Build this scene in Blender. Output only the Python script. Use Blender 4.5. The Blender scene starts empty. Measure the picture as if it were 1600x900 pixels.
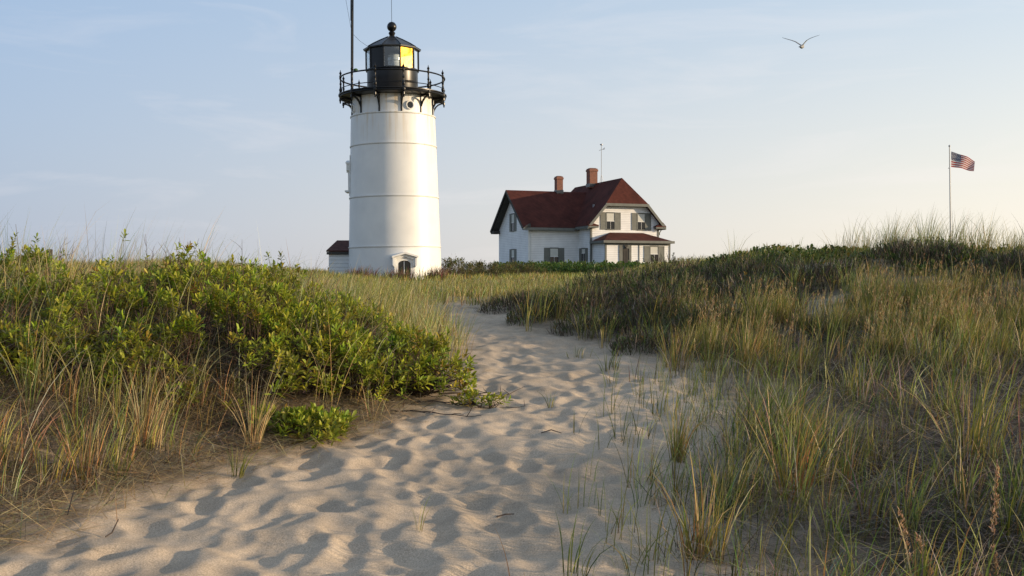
import bpy, bmesh, math, random
import numpy as np
from mathutils import Vector, Matrix, Euler

R = math.radians
random.seed(7)
rng = np.random.default_rng(11)
sc = bpy.context.scene
COL = sc.collection

# ------------------------------------------------------------------ camera
EYE = 1.6
cam_d = bpy.data.cameras.new("camera")
cam = bpy.data.objects.new("camera", cam_d)
COL.objects.link(cam)
cam_d.sensor_width = 36.0
cam_d.lens = 37.125
cam_d.clip_start = 0.1
cam_d.clip_end = 20000
cam.location = (0, 0, EYE)
cam.rotation_euler = (R(90 - 0.52), 0, 0)
sc.camera = cam

# ------------------------------------------------------------------ light
SUN_AZ, SUN_EL = 96.0, 10.5
world = bpy.data.worlds.new("World")
sc.world = world
world.use_nodes = True
nt = world.node_tree
nt.nodes.clear()
wo = nt.nodes.new("ShaderNodeOutputWorld")
bg = nt.nodes.new("ShaderNodeBackground")
sky = nt.nodes.new("ShaderNodeTexSky")
sky.sky_type = 'NISHITA'
sky.sun_disc = False
sky.sun_elevation = R(SUN_EL)
sky.sun_rotation = R(SUN_AZ)
sky.air_density = 1.0
sky.dust_density = 2.2
sky.ozone_density = 1.6
bg.inputs['Strength'].default_value = 0.15
# thin high cloud wisps, mixed into the sky by direction
tc = nt.nodes.new("ShaderNodeTexCoord")
sep = nt.nodes.new("ShaderNodeSeparateXYZ")
nt.links.new(tc.outputs['Generated'], sep.inputs[0])
mp = nt.nodes.new("ShaderNodeMapping")
mp.inputs['Scale'].default_value = (2.2, 2.2, 13.0)
mp.inputs['Rotation'].default_value = (0.05, 0.10, 0.4)
nt.links.new(tc.outputs['Generated'], mp.inputs[0])
nz = nt.nodes.new("ShaderNodeTexNoise")
nz.inputs['Scale'].default_value = 1.9
nz.inputs['Detail'].default_value = 7
nz.inputs['Roughness'].default_value = 0.6
nz.inputs['Distortion'].default_value = 0.6
nt.links.new(mp.outputs[0], nz.inputs[0])
cr = nt.nodes.new("ShaderNodeValToRGB")
cr.color_ramp.elements[0].position = 0.52
cr.color_ramp.elements[0].color = (0, 0, 0, 1)
cr.color_ramp.elements[1].position = 0.86
cr.color_ramp.elements[1].color = (0.32, 0.32, 0.32, 1)
nt.links.new(nz.outputs['Fac'], cr.inputs[0])
# tall veil of haze: pale near the horizon
hz = nt.nodes.new("ShaderNodeMapRange")
hz.inputs['From Min'].default_value = 0.05
hz.inputs['From Max'].default_value = 0.9
hz.inputs['To Min'].default_value = 0.85
hz.inputs['To Max'].default_value = 0.25
nt.links.new(sep.outputs['Z'], hz.inputs['Value'])
# haze is warmer towards the sun side (+x), bluer away from it and higher up
wx = nt.nodes.new("ShaderNodeMapRange")
wx.inputs['From Min'].default_value = -0.45
wx.inputs['From Max'].default_value = 0.48
nt.links.new(sep.outputs['X'], wx.inputs['Value'])
wz = nt.nodes.new("ShaderNodeMapRange")
wz.inputs['From Min'].default_value = 0.0
wz.inputs['From Max'].default_value = 0.27
nt.links.new(sep.outputs['Z'], wz.inputs['Value'])
lo = nt.nodes.new("ShaderNodeMixRGB"); hi = nt.nodes.new("ShaderNodeMixRGB"); hc = nt.nodes.new("ShaderNodeMixRGB")
lo.inputs[1].default_value = (2.75, 3.05, 3.75, 1); lo.inputs[2].default_value = (6.6, 5.9, 4.75, 1)
hi.inputs[1].default_value = (2.35, 3.20, 4.6, 1); hi.inputs[2].default_value = (4.15, 4.85, 5.55, 1)
nt.links.new(wx.outputs[0], lo.inputs[0]); nt.links.new(wx.outputs[0], hi.inputs[0])
nt.links.new(wz.outputs[0], hc.inputs[0]); nt.links.new(lo.outputs[0], hc.inputs[1]); nt.links.new(hi.outputs[0], hc.inputs[2])
m1 = nt.nodes.new("ShaderNodeMixRGB")
nt.links.new(hz.outputs[0], m1.inputs[0])
nt.links.new(sky.outputs[0], m1.inputs[1])
nt.links.new(hc.outputs[0], m1.inputs[2])
m2 = nt.nodes.new("ShaderNodeMixRGB")
nt.links.new(cr.outputs[0], m2.inputs[0])
nt.links.new(m1.outputs[0], m2.inputs[1])
m2.inputs[2].default_value = (5.6, 5.2, 5.1, 1)
nt.links.new(m2.outputs[0], bg.inputs[0])
nt.links.new(bg.outputs[0], wo.inputs[0])

sun_d = bpy.data.lights.new("sun", 'SUN')
sun_d.energy = 4.4
sun_d.angle = R(0.6)
sun_d.color = (1.0, 0.77, 0.50)
sun = bpy.data.objects.new("sun", sun_d)
COL.objects.link(sun)
sv = Vector((math.sin(R(SUN_AZ)) * math.cos(R(SUN_EL)), math.cos(R(SUN_AZ)) * math.cos(R(SUN_EL)), math.sin(R(SUN_EL))))
sun.rotation_euler = sv.to_track_quat('Z', 'Y').to_euler()
sun.location = (30, -8, 20)

sc.view_settings.view_transform = 'Standard'
sc.view_settings.look = 'None'
sc.view_settings.exposure = 0.27
sc.view_settings.gamma = 1.0
sc.view_settings.use_curve_mapping = False
sc.cycles.max_bounces = 8
sc.cycles.transparent_max_bounces = 16
sc.cycles.use_denoising = True

# ------------------------------------------------------------------ helpers
def tag(o, label=None, cat=None, group=None, kind=None):
    if label: o['label'] = label
    if cat: o['category'] = cat
    if group: o['group'] = group
    if kind: o['kind'] = kind
    return o

def empty(name, loc=(0, 0, 0), rz=0.0, rot=None):
    o = bpy.data.objects.new(name, None)
    o.empty_display_size = 0.2
    COL.objects.link(o)
    o.location = loc
    o.rotation_euler = rot if rot else (0, 0, rz)
    return o

class MB:
    """collects faces in local coordinates"""
    def __init__(s):
        s.v, s.f = [], []
    def add(s, vs, fs):
        n = len(s.v)
        s.v += [tuple(p) for p in vs]
        s.f += [[i + n for i in f] for f in fs]
    def box(s, x0, x1, y0, y1, z0, z1, M=None):
        vs = [Vector((x, y, z)) for z in (z0, z1) for y in (y0, y1) for x in (x0, x1)]
        if M is not None: vs = [M @ p for p in vs]
        s.add(vs, [(0, 2, 3, 1), (4, 5, 7, 6), (0, 1, 5, 4), (2, 6, 7, 3), (0, 4, 6, 2), (1, 3, 7, 5)])
    def prism(s, poly, ext):
        """poly: list of 3d points, ext: extrusion vector"""
        n = len(poly); e = Vector(ext)
        vs = [Vector(p) for p in poly] + [Vector(p) + e for p in poly]
        fs = [list(range(n))[::-1], [n + i for i in range(n)]]
        for i in range(n):
            j = (i + 1) % n
            fs.append([i, j, n + j, n + i])
        s.add(vs, fs)
    def lathe(s, prof, seg=32, c=(0, 0, 0), M=None, off=0.0):
        vs, fs = [], []
        for (r, z) in prof:
            for k in range(seg):
                a = 2 * math.pi * k / seg + off
                p = Vector((c[0] + r * math.cos(a), c[1] + r * math.sin(a), c[2] + z))
                vs.append(M @ p if M is not None else p)
        for i in range(len(prof) - 1):
            for k in range(seg):
                k2 = (k + 1) % seg
                fs.append((i * seg + k, i * seg + k2, (i + 1) * seg + k2, (i + 1) * seg + k))
        fs.append(list(range(seg))[::-1])
        fs.append([(len(prof) - 1) * seg + k for k in range(seg)])
        s.add(vs, fs)
    def tube(s, pts, rad, seg=6, closed=False):
        pts = [Vector(p) for p in pts]
        n = len(pts)
        rads = rad if isinstance(rad, (list, tuple)) else [rad] * n
        vs, fs = [], []
        for i, p in enumerate(pts):
            if closed: t = pts[(i + 1) % n] - pts[i - 1]
            else: t = pts[min(i + 1, n - 1)] - pts[max(i - 1, 0)]
            t = t.normalized() if t.length > 1e-9 else Vector((0, 0, 1))
            u = t.cross(Vector((0, 0, 1)))
            if u.length < 0.05: u = t.cross(Vector((0, 1, 0)))
            u.normalize(); w = t.cross(u)
            for k in range(seg):
                a = 2 * math.pi * k / seg
                vs.append(p + (u * math.cos(a) + w * math.sin(a)) * rads[i])
        m = n if closed else n - 1
        for i in range(m):
            i2 = (i + 1) % n
            for k in range(seg):
                k2 = (k + 1) % seg
                fs.append((i * seg + k, i * seg + k2, i2 * seg + k2, i2 * seg + k))
        if not closed:
            fs.append(list(range(seg)))
            fs.append([(n - 1) * seg + k for k in range(seg)][::-1])
        s.add(vs, fs)
    def build(s, name, mat, parent=None, smooth=False):
        me = bpy.data.meshes.new(name)
        me.from_pydata(s.v, [], s.f)
        bm = bmesh.new(); bm.from_mesh(me)
        bmesh.ops.recalc_face_normals(bm, faces=bm.faces)
        bm.to_mesh(me); bm.free()
        if smooth:
            me.shade_smooth()
            try: me.set_sharp_from_angle(angle=R(35))
            except Exception: pass
        me.materials.append(mat)
        o = bpy.data.objects.new(name, me)
        COL.objects.link(o)
        if parent is not None: o.parent = parent
        return o

def np_mesh(name, V, quads=None, tris=None, col=None, mat=None, smooth=False):
    me = bpy.data.meshes.new(name)
    nq = 0 if quads is None else len(quads)
    ntq = 0 if tris is None else len(tris)
    me.vertices.add(len(V))
    me.vertices.foreach_set("co", np.ascontiguousarray(V, dtype=np.float32).ravel())
    loops = []
    if nq: loops.append(np.asarray(quads).ravel())
    if ntq: loops.append(np.asarray(tris).ravel())
    L = np.concatenate(loops).astype(np.int32)
    me.loops.add(len(L))
    me.loops.foreach_set("vertex_index", L)
    starts = np.concatenate([np.arange(nq) * 4, nq * 4 + np.arange(ntq) * 3]).astype(np.int32)
    me.polygons.add(nq + ntq)
    me.polygons.foreach_set("loop_start", starts)
    if col is not None:
        at = me.color_attributes.new("Col", 'FLOAT_COLOR', 'POINT')
        c4 = np.ones((len(V), 4), dtype=np.float32); c4[:, :3] = col
        at.data.foreach_set("color", c4.ravel())
    if mat: me.materials.append(mat)
    me.update(calc_edges=True)
    if smooth: me.shade_smooth()
    o = bpy.data.objects.new(name, me)
    COL.objects.link(o)
    return o

# ---- numpy value noise
_T = rng.random((256, 256))
def vnoise(x, y):
    x = np.asarray(x, float); y = np.asarray(y, float)
    xi = np.floor(x).astype(int); yi = np.floor(y).astype(int)
    fx = x - xi; fy = y - yi
    fx = fx * fx * (3 - 2 * fx); fy = fy * fy * (3 - 2 * fy)
    a = _T[xi & 255, yi & 255]; b = _T[(xi + 1) & 255, yi & 255]
    c = _T[xi & 255, (yi + 1) & 255]; d = _T[(xi + 1) & 255, (yi + 1) & 255]
    return (a * (1 - fx) + b * fx) * (1 - fy) + (c * (1 - fx) + d * fx) * fy - 0.5
def fbm(x, y, o=4):
    s = 0; a = 1.0; f = 1.0
    for k in range(o):
        s = s + a * vnoise(x * f + 17.3 * k, y * f - 9.1 * k); a *= 0.5; f *= 2.03
    return s
def sstep(a, b, x):
    t = np.clip((np.asarray(x, float) - a) / (b - a), 0, 1)
    return t * t * (3 - 2 * t)

# ------------------------------------------------------------------ terrain
PYL = [2, 5.7, 7, 8, 9, 10, 12, 15, 17, 20, 23]
PXL = [-3.3, -3.0, -2.75, -2.1, -1.35, -0.9, -0.45, -0.6, -1.0, -1.9, -2.2]
PYR = [2, 5.7, 7, 8, 10, 12, 14, 15, 17, 20, 23]
PXR = [0.6, 0.8, 1.0, 1.3, 1.8, 1.85, 1.2, 0.60, -0.45, -0.9, -1.3]
def eL(x, y): return np.interp(y, PYL, PXL) - x
def eR(x, y): return x - np.interp(y, PYR, PXR)
BY = [-30, 0, 5.7, 12, 17, 20, 25, 30, 40, 50, 57, 75, 92, 120, 200, 600, 3000]
BZ = [-.3, -.1, 0.0, 0.485, 0.86, 1.06, 1.14, 1.18, 1.30, 1.47, 1.56, 1.80, 2.10, 1.9, 1.2, 0.0, -8]
def height(x, y):
    x = np.asarray(x, float); y = np.asarray(y, float)
    b = (np.interp(y - 0.7, BY, BZ) + np.interp(y, BY, BZ) + np.interp(y + 0.7, BY, BZ)) / 3
    el, er = eL(x, y), eR(x, y)
    near = 1 - sstep(14, 22, y)
    back = sstep(3, 7, y)
    z = b + 0.50 * sstep(0.0, 3.2, el) * near * back
    z = z + 0.72 * sstep(-4.5, -13, x) * np.exp(-((y - 38) / 11.0) ** 2)
    z = z + 0.35 * sstep(-7.5, -13, x) * np.exp(-((y - 60) / 12.0) ** 2)
    z = z + 0.45 * sstep(-3, -9, x) * sstep(12, 20, y) * (1 - sstep(24, 34, y))
    yy = y + 0.45 * (x - 4)
    xx = x - 0.0
    z = z + 0.90 * sstep(2.2, 6.6, xx) * sstep(13.0, 23.0, yy) * (1 - sstep(34, 60, y))
    z = z + 0.16 * sstep(0.2, 3, er) * near * back
    z = z + 0.30 * fbm(x * 0.75 + 2, y * 0.6 + 9, 3) * sstep(1.0, 2.6, er) * sstep(12, 16, y) * (1 - sstep(24, 30, y))
    z = z + 0.10 * fbm(x * 0.45, y * 0.45) * sstep(0.0, 1.2, np.maximum(el, er)) * (1 - sstep(70, 90, y))
    z = z + 0.25 * fbm(x * 0.12 + 5, y * 0.12) * sstep(14, 26, y) * (1 - sstep(60, 85, y)) * sstep(1.0, 4, np.maximum(el, er))
    return z

def axis(segs):
    out = []
    for a, b, st in segs:
        out += list(np.arange(a, b - 1e-6, st))
    out.append(segs[-1][1])
    return np.array(out)
gx = axis([(-3000, -400, 400), (-400, -60, 34), (-60, -14, 2.0), (-14, -6, 0.25), (-6, -3.6, 0.08), (-3.6, 3.2, 0.026), (3.2, 6, 0.08),
           (6, 14, 0.25), (14, 60, 2.0), (60, 400, 34), (400, 3000, 400)])
gy = axis([(-400, -40, 60), (-40, 0, 4), (0, 4.4, 0.2), (4.4, 12.5, 0.026), (12.5, 23, 0.05), (23, 30, 0.2), (30, 100, 1.0), (100, 200, 10), (200, 1000, 100), (1000, 6000, 1000)])
GX, GY = np.meshgrid(gx, gy)
GZ = height(GX, GY)
# trodden sand: hummocks and stamped footprints
pm = sstep(0.25, -0.45, eL(GX, GY)) * sstep(1.6, -0.3, eR(GX, GY)) * sstep(0, 4.5, GY) * (1 - sstep(20.5, 23, GY))
rel = 0.055 * fbm(GX * 1.25, GY * 0.95 + 40, 3) * pm
ix0, ix1 = np.searchsorted(gx, -3.7), np.searchsorted(gx, 3.3)
iy0, iy1 = np.searchsorted(gy, 3.0), np.searchsorted(gy, 23)
bowl = np.zeros_like(rel)
for k in range(2500):
    y0 = 4.2 + 18.5 * random.random()
    xl, xr = float(np.interp(y0, PYL, PXL)), float(np.interp(y0, PYR, PXR))
    x0 = random.uniform(xl - 0.1, xr + 0.7)
    a = random.uniform(0.075, 0.165)
    b = a * random.uniform(1.2, 1.8)
    th = random.gauss(0.1, 0.7)
    d = a * random.uniform(0.22, 0.50)
    j0, j1 = np.searchsorted(gx, x0 - 0.45), np.searchsorted(gx, x0 + 0.45)
    i0, i1 = np.searchsorted(gy, y0 - 0.45), np.searchsorted(gy, y0 + 0.45)
    X = GX[i0:i1, j0:j1] - x0; Y = GY[i0:i1, j0:j1] - y0
    u = (X * math.cos(th) + Y * math.sin(th)) / a
    v = (-X * math.sin(th) + Y * math.cos(th)) / b
    r2 = u * u + v * v + 0.25 * u * v
    bowl[i0:i1, j0:j1] = np.minimum(bowl[i0:i1, j0:j1], -d * np.clip(1 - r2 ** 1.15, 0, 1))
rel = (rel + bowl + 0.03) * pm + (0.010 * fbm(GX * 6, GY * 6, 2) + 0.005 * fbm(GX * 17, GY * 17, 2)) * pm
rel = np.where(rel > 0, .045 * np.tanh(rel / .045), rel)
# smooth a little
k_ = rel.copy()
for _i in range(2):
    k0 = k_.copy()
    k_[1:-1, 1:-1] = (k0[1:-1, 1:-1] * 4 + k0[:-2, 1:-1] + k0[2:, 1:-1] + k0[1:-1, :-2] + k0[1:-1, 2:]) / 8
GZ = GZ + k_

def ground_z(x, y):
    """height of the built ground sheet (bilinear)"""
    x = np.atleast_1d(np.asarray(x, float)); y = np.atleast_1d(np.asarray(y, float))
    i = np.clip(np.searchsorted(gy, y) - 1, 0, len(gy) - 2)
    j = np.clip(np.searchsorted(gx, x) - 1, 0, len(gx) - 2)
    fy = (y - gy[i]) / (gy[i + 1] - gy[i]); fx = (x - gx[j]) / (gx[j + 1] - gx[j])
    return (GZ[i, j] * (1 - fx) + GZ[i, j + 1] * fx) * (1 - fy) + (GZ[i + 1, j] * (1 - fx) + GZ[i + 1, j + 1] * fx) * fy
def gz1(x, y): return float(ground_z(x, y)[0])

# ------------------------------------------------------------------ materials
def mat_new(name):
    m = bpy.data.materials.new(name); m.use_nodes = True
    n = m.node_tree.nodes; b = n["Principled BSDF"]
    return m, m.node_tree, n, b
def simple(name, col, rough=0.6, metal=0.0, var=0.12, scale=3.0, spec=0.4, bump=0.0):
    """solid base colour with soft procedural unevenness"""
    m, t, n, b = mat_new(name)
    tc = n.new("ShaderNodeTexCoord"); nz = n.new("ShaderNodeTexNoise")
    nz.inputs['Scale'].default_value = scale; nz.inputs['Detail'].default_value = 5
    t.links.new(tc.outputs['Object'], nz.inputs[0])
    mr = n.new("ShaderNodeMapRange")
    mr.inputs['From Min'].default_value = 0.3; mr.inputs['From Max'].default_value = 0.7
    mr.inputs['To Min'].default_value = 1 - var; mr.inputs['To Max'].default_value = 1 + var
    t.links.new(nz.outputs['Fac'], mr.inputs['Value'])
    mx = n.new("ShaderNodeVectorMath"); mx.operation = 'SCALE'
    mx.inputs[0].default_value = col
    t.links.new(mr.outputs[0], mx.inputs['Scale'])
    t.links.new(mx.outputs[0], b.inputs['Base Color'])
    b.inputs['Roughness'].default_value = rough
    b.inputs['Metallic'].default_value = metal
    b.inputs['Specular IOR Level'].default_value = spec
    if bump:
        bp = n.new("ShaderNodeBump"); bp.inputs['Strength'].default_value = bump
        t.links.new(nz.outputs['Fac'], bp.inputs['Height']); t.links.new(bp.outputs[0], b.inputs['Normal'])
    return m

def veg_mat(name, transl=0.3, rough=0.5):
    m, t, n, b = mat_new(name)
    at = n.new("ShaderNodeAttribute"); at.attribute_name = "Col"
    t.links.new(at.outputs['Color'], b.inputs['Base Color'])
    b.inputs['Roughness'].default_value = rough
    b.inputs['Specular IOR Level'].default_value = 0.25
    tr = n.new("ShaderNodeBsdfTranslucent")
    t.links.new(at.outputs['Color'], tr.inputs['Color'])
    mx = n.new("ShaderNodeMixShader"); mx.inputs[0].default_value = transl
    t.links.new(b.outputs[0], mx.inputs[1]); t.links.new(tr.outputs[0], mx.inputs[2])
    t.links.new(mx.outputs[0], n["Material Output"].inputs[0])
    return m
M_GRASS = veg_mat("grass blades", 0.28, 0.5)
M_LEAF = veg_mat("leaves", 0.36, 0.40)
M_TWIG = veg_mat("twigs", 0.0, 0.8)

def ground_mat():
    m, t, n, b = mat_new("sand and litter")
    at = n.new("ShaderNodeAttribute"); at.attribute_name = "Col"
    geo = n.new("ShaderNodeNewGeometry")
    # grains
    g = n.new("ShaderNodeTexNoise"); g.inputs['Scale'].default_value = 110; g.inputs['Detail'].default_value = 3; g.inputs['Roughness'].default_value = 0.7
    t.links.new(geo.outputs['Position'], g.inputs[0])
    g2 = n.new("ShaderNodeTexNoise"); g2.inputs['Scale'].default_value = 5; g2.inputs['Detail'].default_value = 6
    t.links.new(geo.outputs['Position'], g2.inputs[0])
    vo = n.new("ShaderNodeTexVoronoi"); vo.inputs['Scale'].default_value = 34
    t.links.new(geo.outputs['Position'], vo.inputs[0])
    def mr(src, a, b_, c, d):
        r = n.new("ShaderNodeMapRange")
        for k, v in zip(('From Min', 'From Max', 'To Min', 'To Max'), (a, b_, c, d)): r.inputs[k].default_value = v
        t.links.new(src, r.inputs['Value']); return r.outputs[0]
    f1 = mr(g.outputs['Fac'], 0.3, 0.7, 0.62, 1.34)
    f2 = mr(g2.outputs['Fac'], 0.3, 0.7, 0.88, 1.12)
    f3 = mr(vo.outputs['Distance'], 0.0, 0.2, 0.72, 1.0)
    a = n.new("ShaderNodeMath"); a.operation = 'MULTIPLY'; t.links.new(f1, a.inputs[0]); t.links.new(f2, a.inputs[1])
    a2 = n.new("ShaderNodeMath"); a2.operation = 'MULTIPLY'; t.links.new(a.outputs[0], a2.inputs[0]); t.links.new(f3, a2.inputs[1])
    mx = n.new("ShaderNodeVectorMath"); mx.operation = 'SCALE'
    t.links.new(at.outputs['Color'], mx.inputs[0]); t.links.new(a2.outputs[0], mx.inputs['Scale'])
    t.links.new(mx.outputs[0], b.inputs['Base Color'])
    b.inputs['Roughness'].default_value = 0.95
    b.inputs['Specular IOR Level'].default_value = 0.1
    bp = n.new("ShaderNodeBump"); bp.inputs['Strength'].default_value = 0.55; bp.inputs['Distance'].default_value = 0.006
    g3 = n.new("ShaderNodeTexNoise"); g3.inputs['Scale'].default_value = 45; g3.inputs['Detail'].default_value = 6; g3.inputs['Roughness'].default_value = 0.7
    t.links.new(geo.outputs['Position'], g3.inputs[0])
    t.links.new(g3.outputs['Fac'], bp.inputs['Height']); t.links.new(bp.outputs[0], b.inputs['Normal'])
    return m

SAND = np.array([0.48, 0.385, 0.287]); LITTER = np.array([0.30, 0.24, 0.17]); MEADOW = np.array([0.17, 0.155, 0.065])
sandm = sstep(0.45, -0.10, eL(GX, GY) + 0.45 * fbm(GX * 1.5, GY * 1.5) + .55 * fbm(GX * 7, GY * 7, 3)) * sstep(1.5, 0.1, eR(GX, GY) + 1.0 * fbm(GX * 1.1 + 8, GY * 1.1)) * (1 - sstep(19.5, 23.0, GY + 2.2 * fbm(GX * 1.3, GY * 1.3)))
patch = sstep(0.05, 0.35, fbm(GX * 0.8 + 30, GY * 0.8 + 3)) * 0.75 * sstep(8.3, 9.2, GY)
hol = np.exp(-((GX - 6.0) / 1.1) ** 2 - ((GY - 20.4) / 0.7) ** 2)
patch = np.maximum(patch, hol)
sandm = np.maximum(sandm, patch * sstep(0, 1, eR(GX, GY)) * (GY < 26))
sandm = np.maximum(sandm, .8 * sstep(.0, .35, fbm(GX * 2.1 + 60, GY * 2.1) + .5 * fbm(GX * 9, GY * 9, 2)) * sstep(0, .3, eL(GX, GY)) * (1 - sstep(8.2, 9.2, GY)))
sandm = np.maximum(sandm, 0.55 * sstep(0.1, 0.5, fbm(GX * 0.25 + 3, GY * 0.25)) * (GY >= 20))
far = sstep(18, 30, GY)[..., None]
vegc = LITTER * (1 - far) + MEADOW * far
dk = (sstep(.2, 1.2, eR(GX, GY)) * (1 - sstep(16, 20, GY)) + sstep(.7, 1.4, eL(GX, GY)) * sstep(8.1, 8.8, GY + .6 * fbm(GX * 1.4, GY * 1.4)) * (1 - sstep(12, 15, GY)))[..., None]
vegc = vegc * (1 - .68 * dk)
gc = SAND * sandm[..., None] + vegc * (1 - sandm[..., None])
gc = gc * (1 + 0.22 * fbm(GX * 0.9, GY * 0.9) + .5 * (1 - sandm) * fbm(GX * 11, GY * 11, 3))[..., None]
nxg, nyg = len(gx), len(gy)
I, J = np.meshgrid(np.arange(nyg - 1), np.arange(nxg - 1), indexing='ij')
q = np.stack([I * nxg + J, I * nxg + J + 1, (I + 1) * nxg + J + 1, (I + 1) * nxg + J], -1).reshape(-1, 4)
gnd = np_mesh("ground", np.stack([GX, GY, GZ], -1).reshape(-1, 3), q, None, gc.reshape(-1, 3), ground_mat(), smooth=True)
tag(gnd, "sandy ground with a trodden footpath of footprints", kind='structure')

# ------------------------------------------------------------------ blades
def blades(P, L, W, az, lean, bend, cb, ct, nseg=5, tw=None):
    """P (N,3) roots; returns V, quads, colours of tapering bent strips"""
    N = len(P)
    s = np.linspace(0, 1, nseg + 1)
    th = lean[:, None] + bend[:, None] * s[None, :] ** 1.5
    ds = L[:, None] / nseg
    hx = np.concatenate([np.zeros((N, 1)), np.cumsum(np.sin(th[:, :-1]) * ds, 1)], 1)
    hz = np.concatenate([np.zeros((N, 1)), np.cumsum(np.cos(th[:, :-1]) * ds, 1)], 1)
    cx = P[:, 0:1] + hx * np.cos(az)[:, None]
    cy = P[:, 1:2] + hx * np.sin(az)[:, None]
    cz = P[:, 2:3] + hz
    wa = az + math.pi / 2 + rng.normal(0, 0.7, N)
    tap = np.minimum(1.0, 0.75 + 0.6 * s) * (1 - s ** 2.2) + 0.04
    w = W[:, None] * tap[None, :] * 0.5
    dx, dy = np.cos(wa)[:, None] * w, np.sin(wa)[:, None] * w
    A = np.stack([cx - dx, cy - dy, cz], -1); B = np.stack([cx + dx, cy + dy, cz], -1)
    V = np.stack([A, B], 2).reshape(-1, 3)
    base = (np.arange(N) * (nseg + 1) * 2)[:, None]
    k = np.arange(nseg)[None, :] * 2
    q = np.stack([base + k, base + k + 1, base + k + 3, base + k + 2], -1).reshape(-1, 4)
    c = cb[:, None, :] * (1 - s[None, :, None]) + ct[:, None, :] * s[None, :, None]
    c = np.repeat(c[:, :, None, :], 2, 2).reshape(-1, 3)
    return V, q, np.clip(c, 0.005, 0.9)

PAL = {  # (base, tip) colours
    'green': ((0.17, 0.15, 0.035), (0.19, 0.245, 0.045)),
    'deep': ((0.08, 0.09, 0.025), (0.085, 0.145, 0.035)),
    'gold': ((0.30, 0.20, 0.06), (0.38, 0.34, 0.075)),
    'tan': ((0.40, 0.27, 0.13), (0.56, 0.43, 0.23)),
    'pale': ((0.32, 0.29, 0.13), (0.50, 0.46, 0.25)),
    'grey': ((0.17, 0.14, 0.11), (0.33, 0.28, 0.22)),
    'red': ((0.32, 0.12, 0.05), (0.36, 0.24, 0.09)),
    'brown': ((0.060, 0.045, 0.033), (0.125, 0.095, 0.068)),
}
def pal_cols(N, mix):
    keys = list(mix); p = np.array([mix[k] for k in keys], float); p /= p.sum()
    ch = rng.choice(len(keys), N, p=p)
    cb = np.array([PAL[k][0] for k in keys])[ch]; ct = np.array([PAL[k][1] for k in keys])[ch]
    v = rng.lognormal(0, 0.22, (N, 1)); h = rng.normal(0, 0.06, (N, 3)) + 1
    return cb * v * h, ct * v * h

def tuft_field(centres, nb, L, W, spread, mix, wind=(0.6, 0.0), lean=(0.05, 0.30), bend=(0.2, 0.9), nseg=5, litter=0.0, per_tuft=None):
    """centres (M,2). nb: mean blades per tuft."""
    M = len(centres)
    cnt = np.maximum(3, rng.poisson(nb, M))
    idx = np.repeat(np.arange(M), cnt)
    N = len(idx)
    a = rng.uniform(0, 2 * np.pi, N); r = spread * np.sqrt(rng.random(N)) * rng.uniform(0.5, 1.4, M)[idx]
    x = centres[idx, 0] + r * np.cos(a); y = centres[idx, 1] + r * np.sin(a)
    z = ground_z(x, y) - 0.015
    sc_ = rng.uniform(0.7, 1.25, M)[idx] if per_tuft is None else per_tuft[idx]
    Lb = rng.uniform(L[0], L[1], N) * sc_
    wd = rng.uniform(W[0], W[1], N)
    ox, oy = np.cos(a) * (0.4 + r / max(spread, .01)) + wind[0], np.sin(a) * (0.4 + r / max(spread, .01)) + wind[1]
    az = np.arctan2(oy, ox) + rng.normal(0, 0.5, N)
    ln = rng.uniform(lean[0], lean[1], N) * (0.4 + 0.8 * r / max(spread, .01)); bd = rng.uniform(bend[0], bend[1], N)
    if per_tuft is None:
        # tint shared by the tuft
        cb, ct = pal_cols(N, mix)
        tint = (rng.lognormal(0, .22, (M, 1)) + rng.normal(0, 0.13, (M, 3)) * np.array([1.0, .8, .8]))[idx]
        cb, ct = cb * tint, ct * tint
    else:
        cb, ct = pal_cols(N, mix)
    ar = rng.random(N) < 0.16
    bd = np.where(ar, bd + rng.uniform(.5, 1.4, N), bd); Lb = np.where(ar, Lb * 1.2, Lb); ln = np.where(ar, ln + rng.uniform(0, .4, N), ln)
    fl = rng.random(N) < litter
    ln = np.where(fl, rng.uniform(1.1, 1.5, N), ln); bd = np.where(fl, rng.uniform(-0.2, 0.3, N), bd)
    g0, g1 = pal_cols(N, {'grey': 2, 'tan': 1})
    cb = np.where(fl[:, None], g0, cb); ct = np.where(fl[:, None], g1, ct)
    return blades(np.stack([x, y, z], -1), Lb, wd, az, ln, bd, cb, ct, nseg)

def merge(parts):
    V, Q, C, n = [], [], [], 0
    for v, q, c in parts:
        V.append(v); Q.append(q + n); C.append(c); n += len(v)
    return np.concatenate(V), np.concatenate(Q), np.concatenate(C)

def scatter(n, x0, x1, y0, y1, dens):
    x = rng.uniform(x0, x1, n); y = rng.uniform(y0, y1, n)
    k = rng.random(n) < dens(x, y)
    k &= ((x - 6.0) / 1.1) ** 2 + ((y - 20.4) / .6) ** 2 > 0.9 + .5 * rng.random(n)
    # keep what the frame could see, plus a margin to the sides
    vis = (np.abs(x) < 0.58 * y + 1.6)
    return np.stack([x, y], -1)[k & vis]

def strewn(n, x0, x1, y0, y1, dens, L, W, mix, up=0.02):
    """dead blades lying on the ground"""
    c = scatter(n, x0, x1, y0, y1, dens)
    N = len(c)
    z = ground_z(c[:, 0], c[:, 1]) + rng.uniform(0, up, N)
    cb, ct = pal_cols(N, mix)
    return blades(np.stack([c[:, 0], c[:, 1], z], -1), rng.uniform(L[0], L[1], N), rng.uniform(W[0], W[1], N),
                  rng.uniform(0, 2 * np.pi, N), rng.uniform(1.2, 1.6, N), rng.normal(0.1, 0.15, N), cb, ct, 4)

def stuff_blades(parts, name, label):
    V, Q, C = merge(parts)
    o = np_mesh(name, V, Q, None, C, M_GRASS)
    return tag(o, label, 'grass', kind='stuff')

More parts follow.
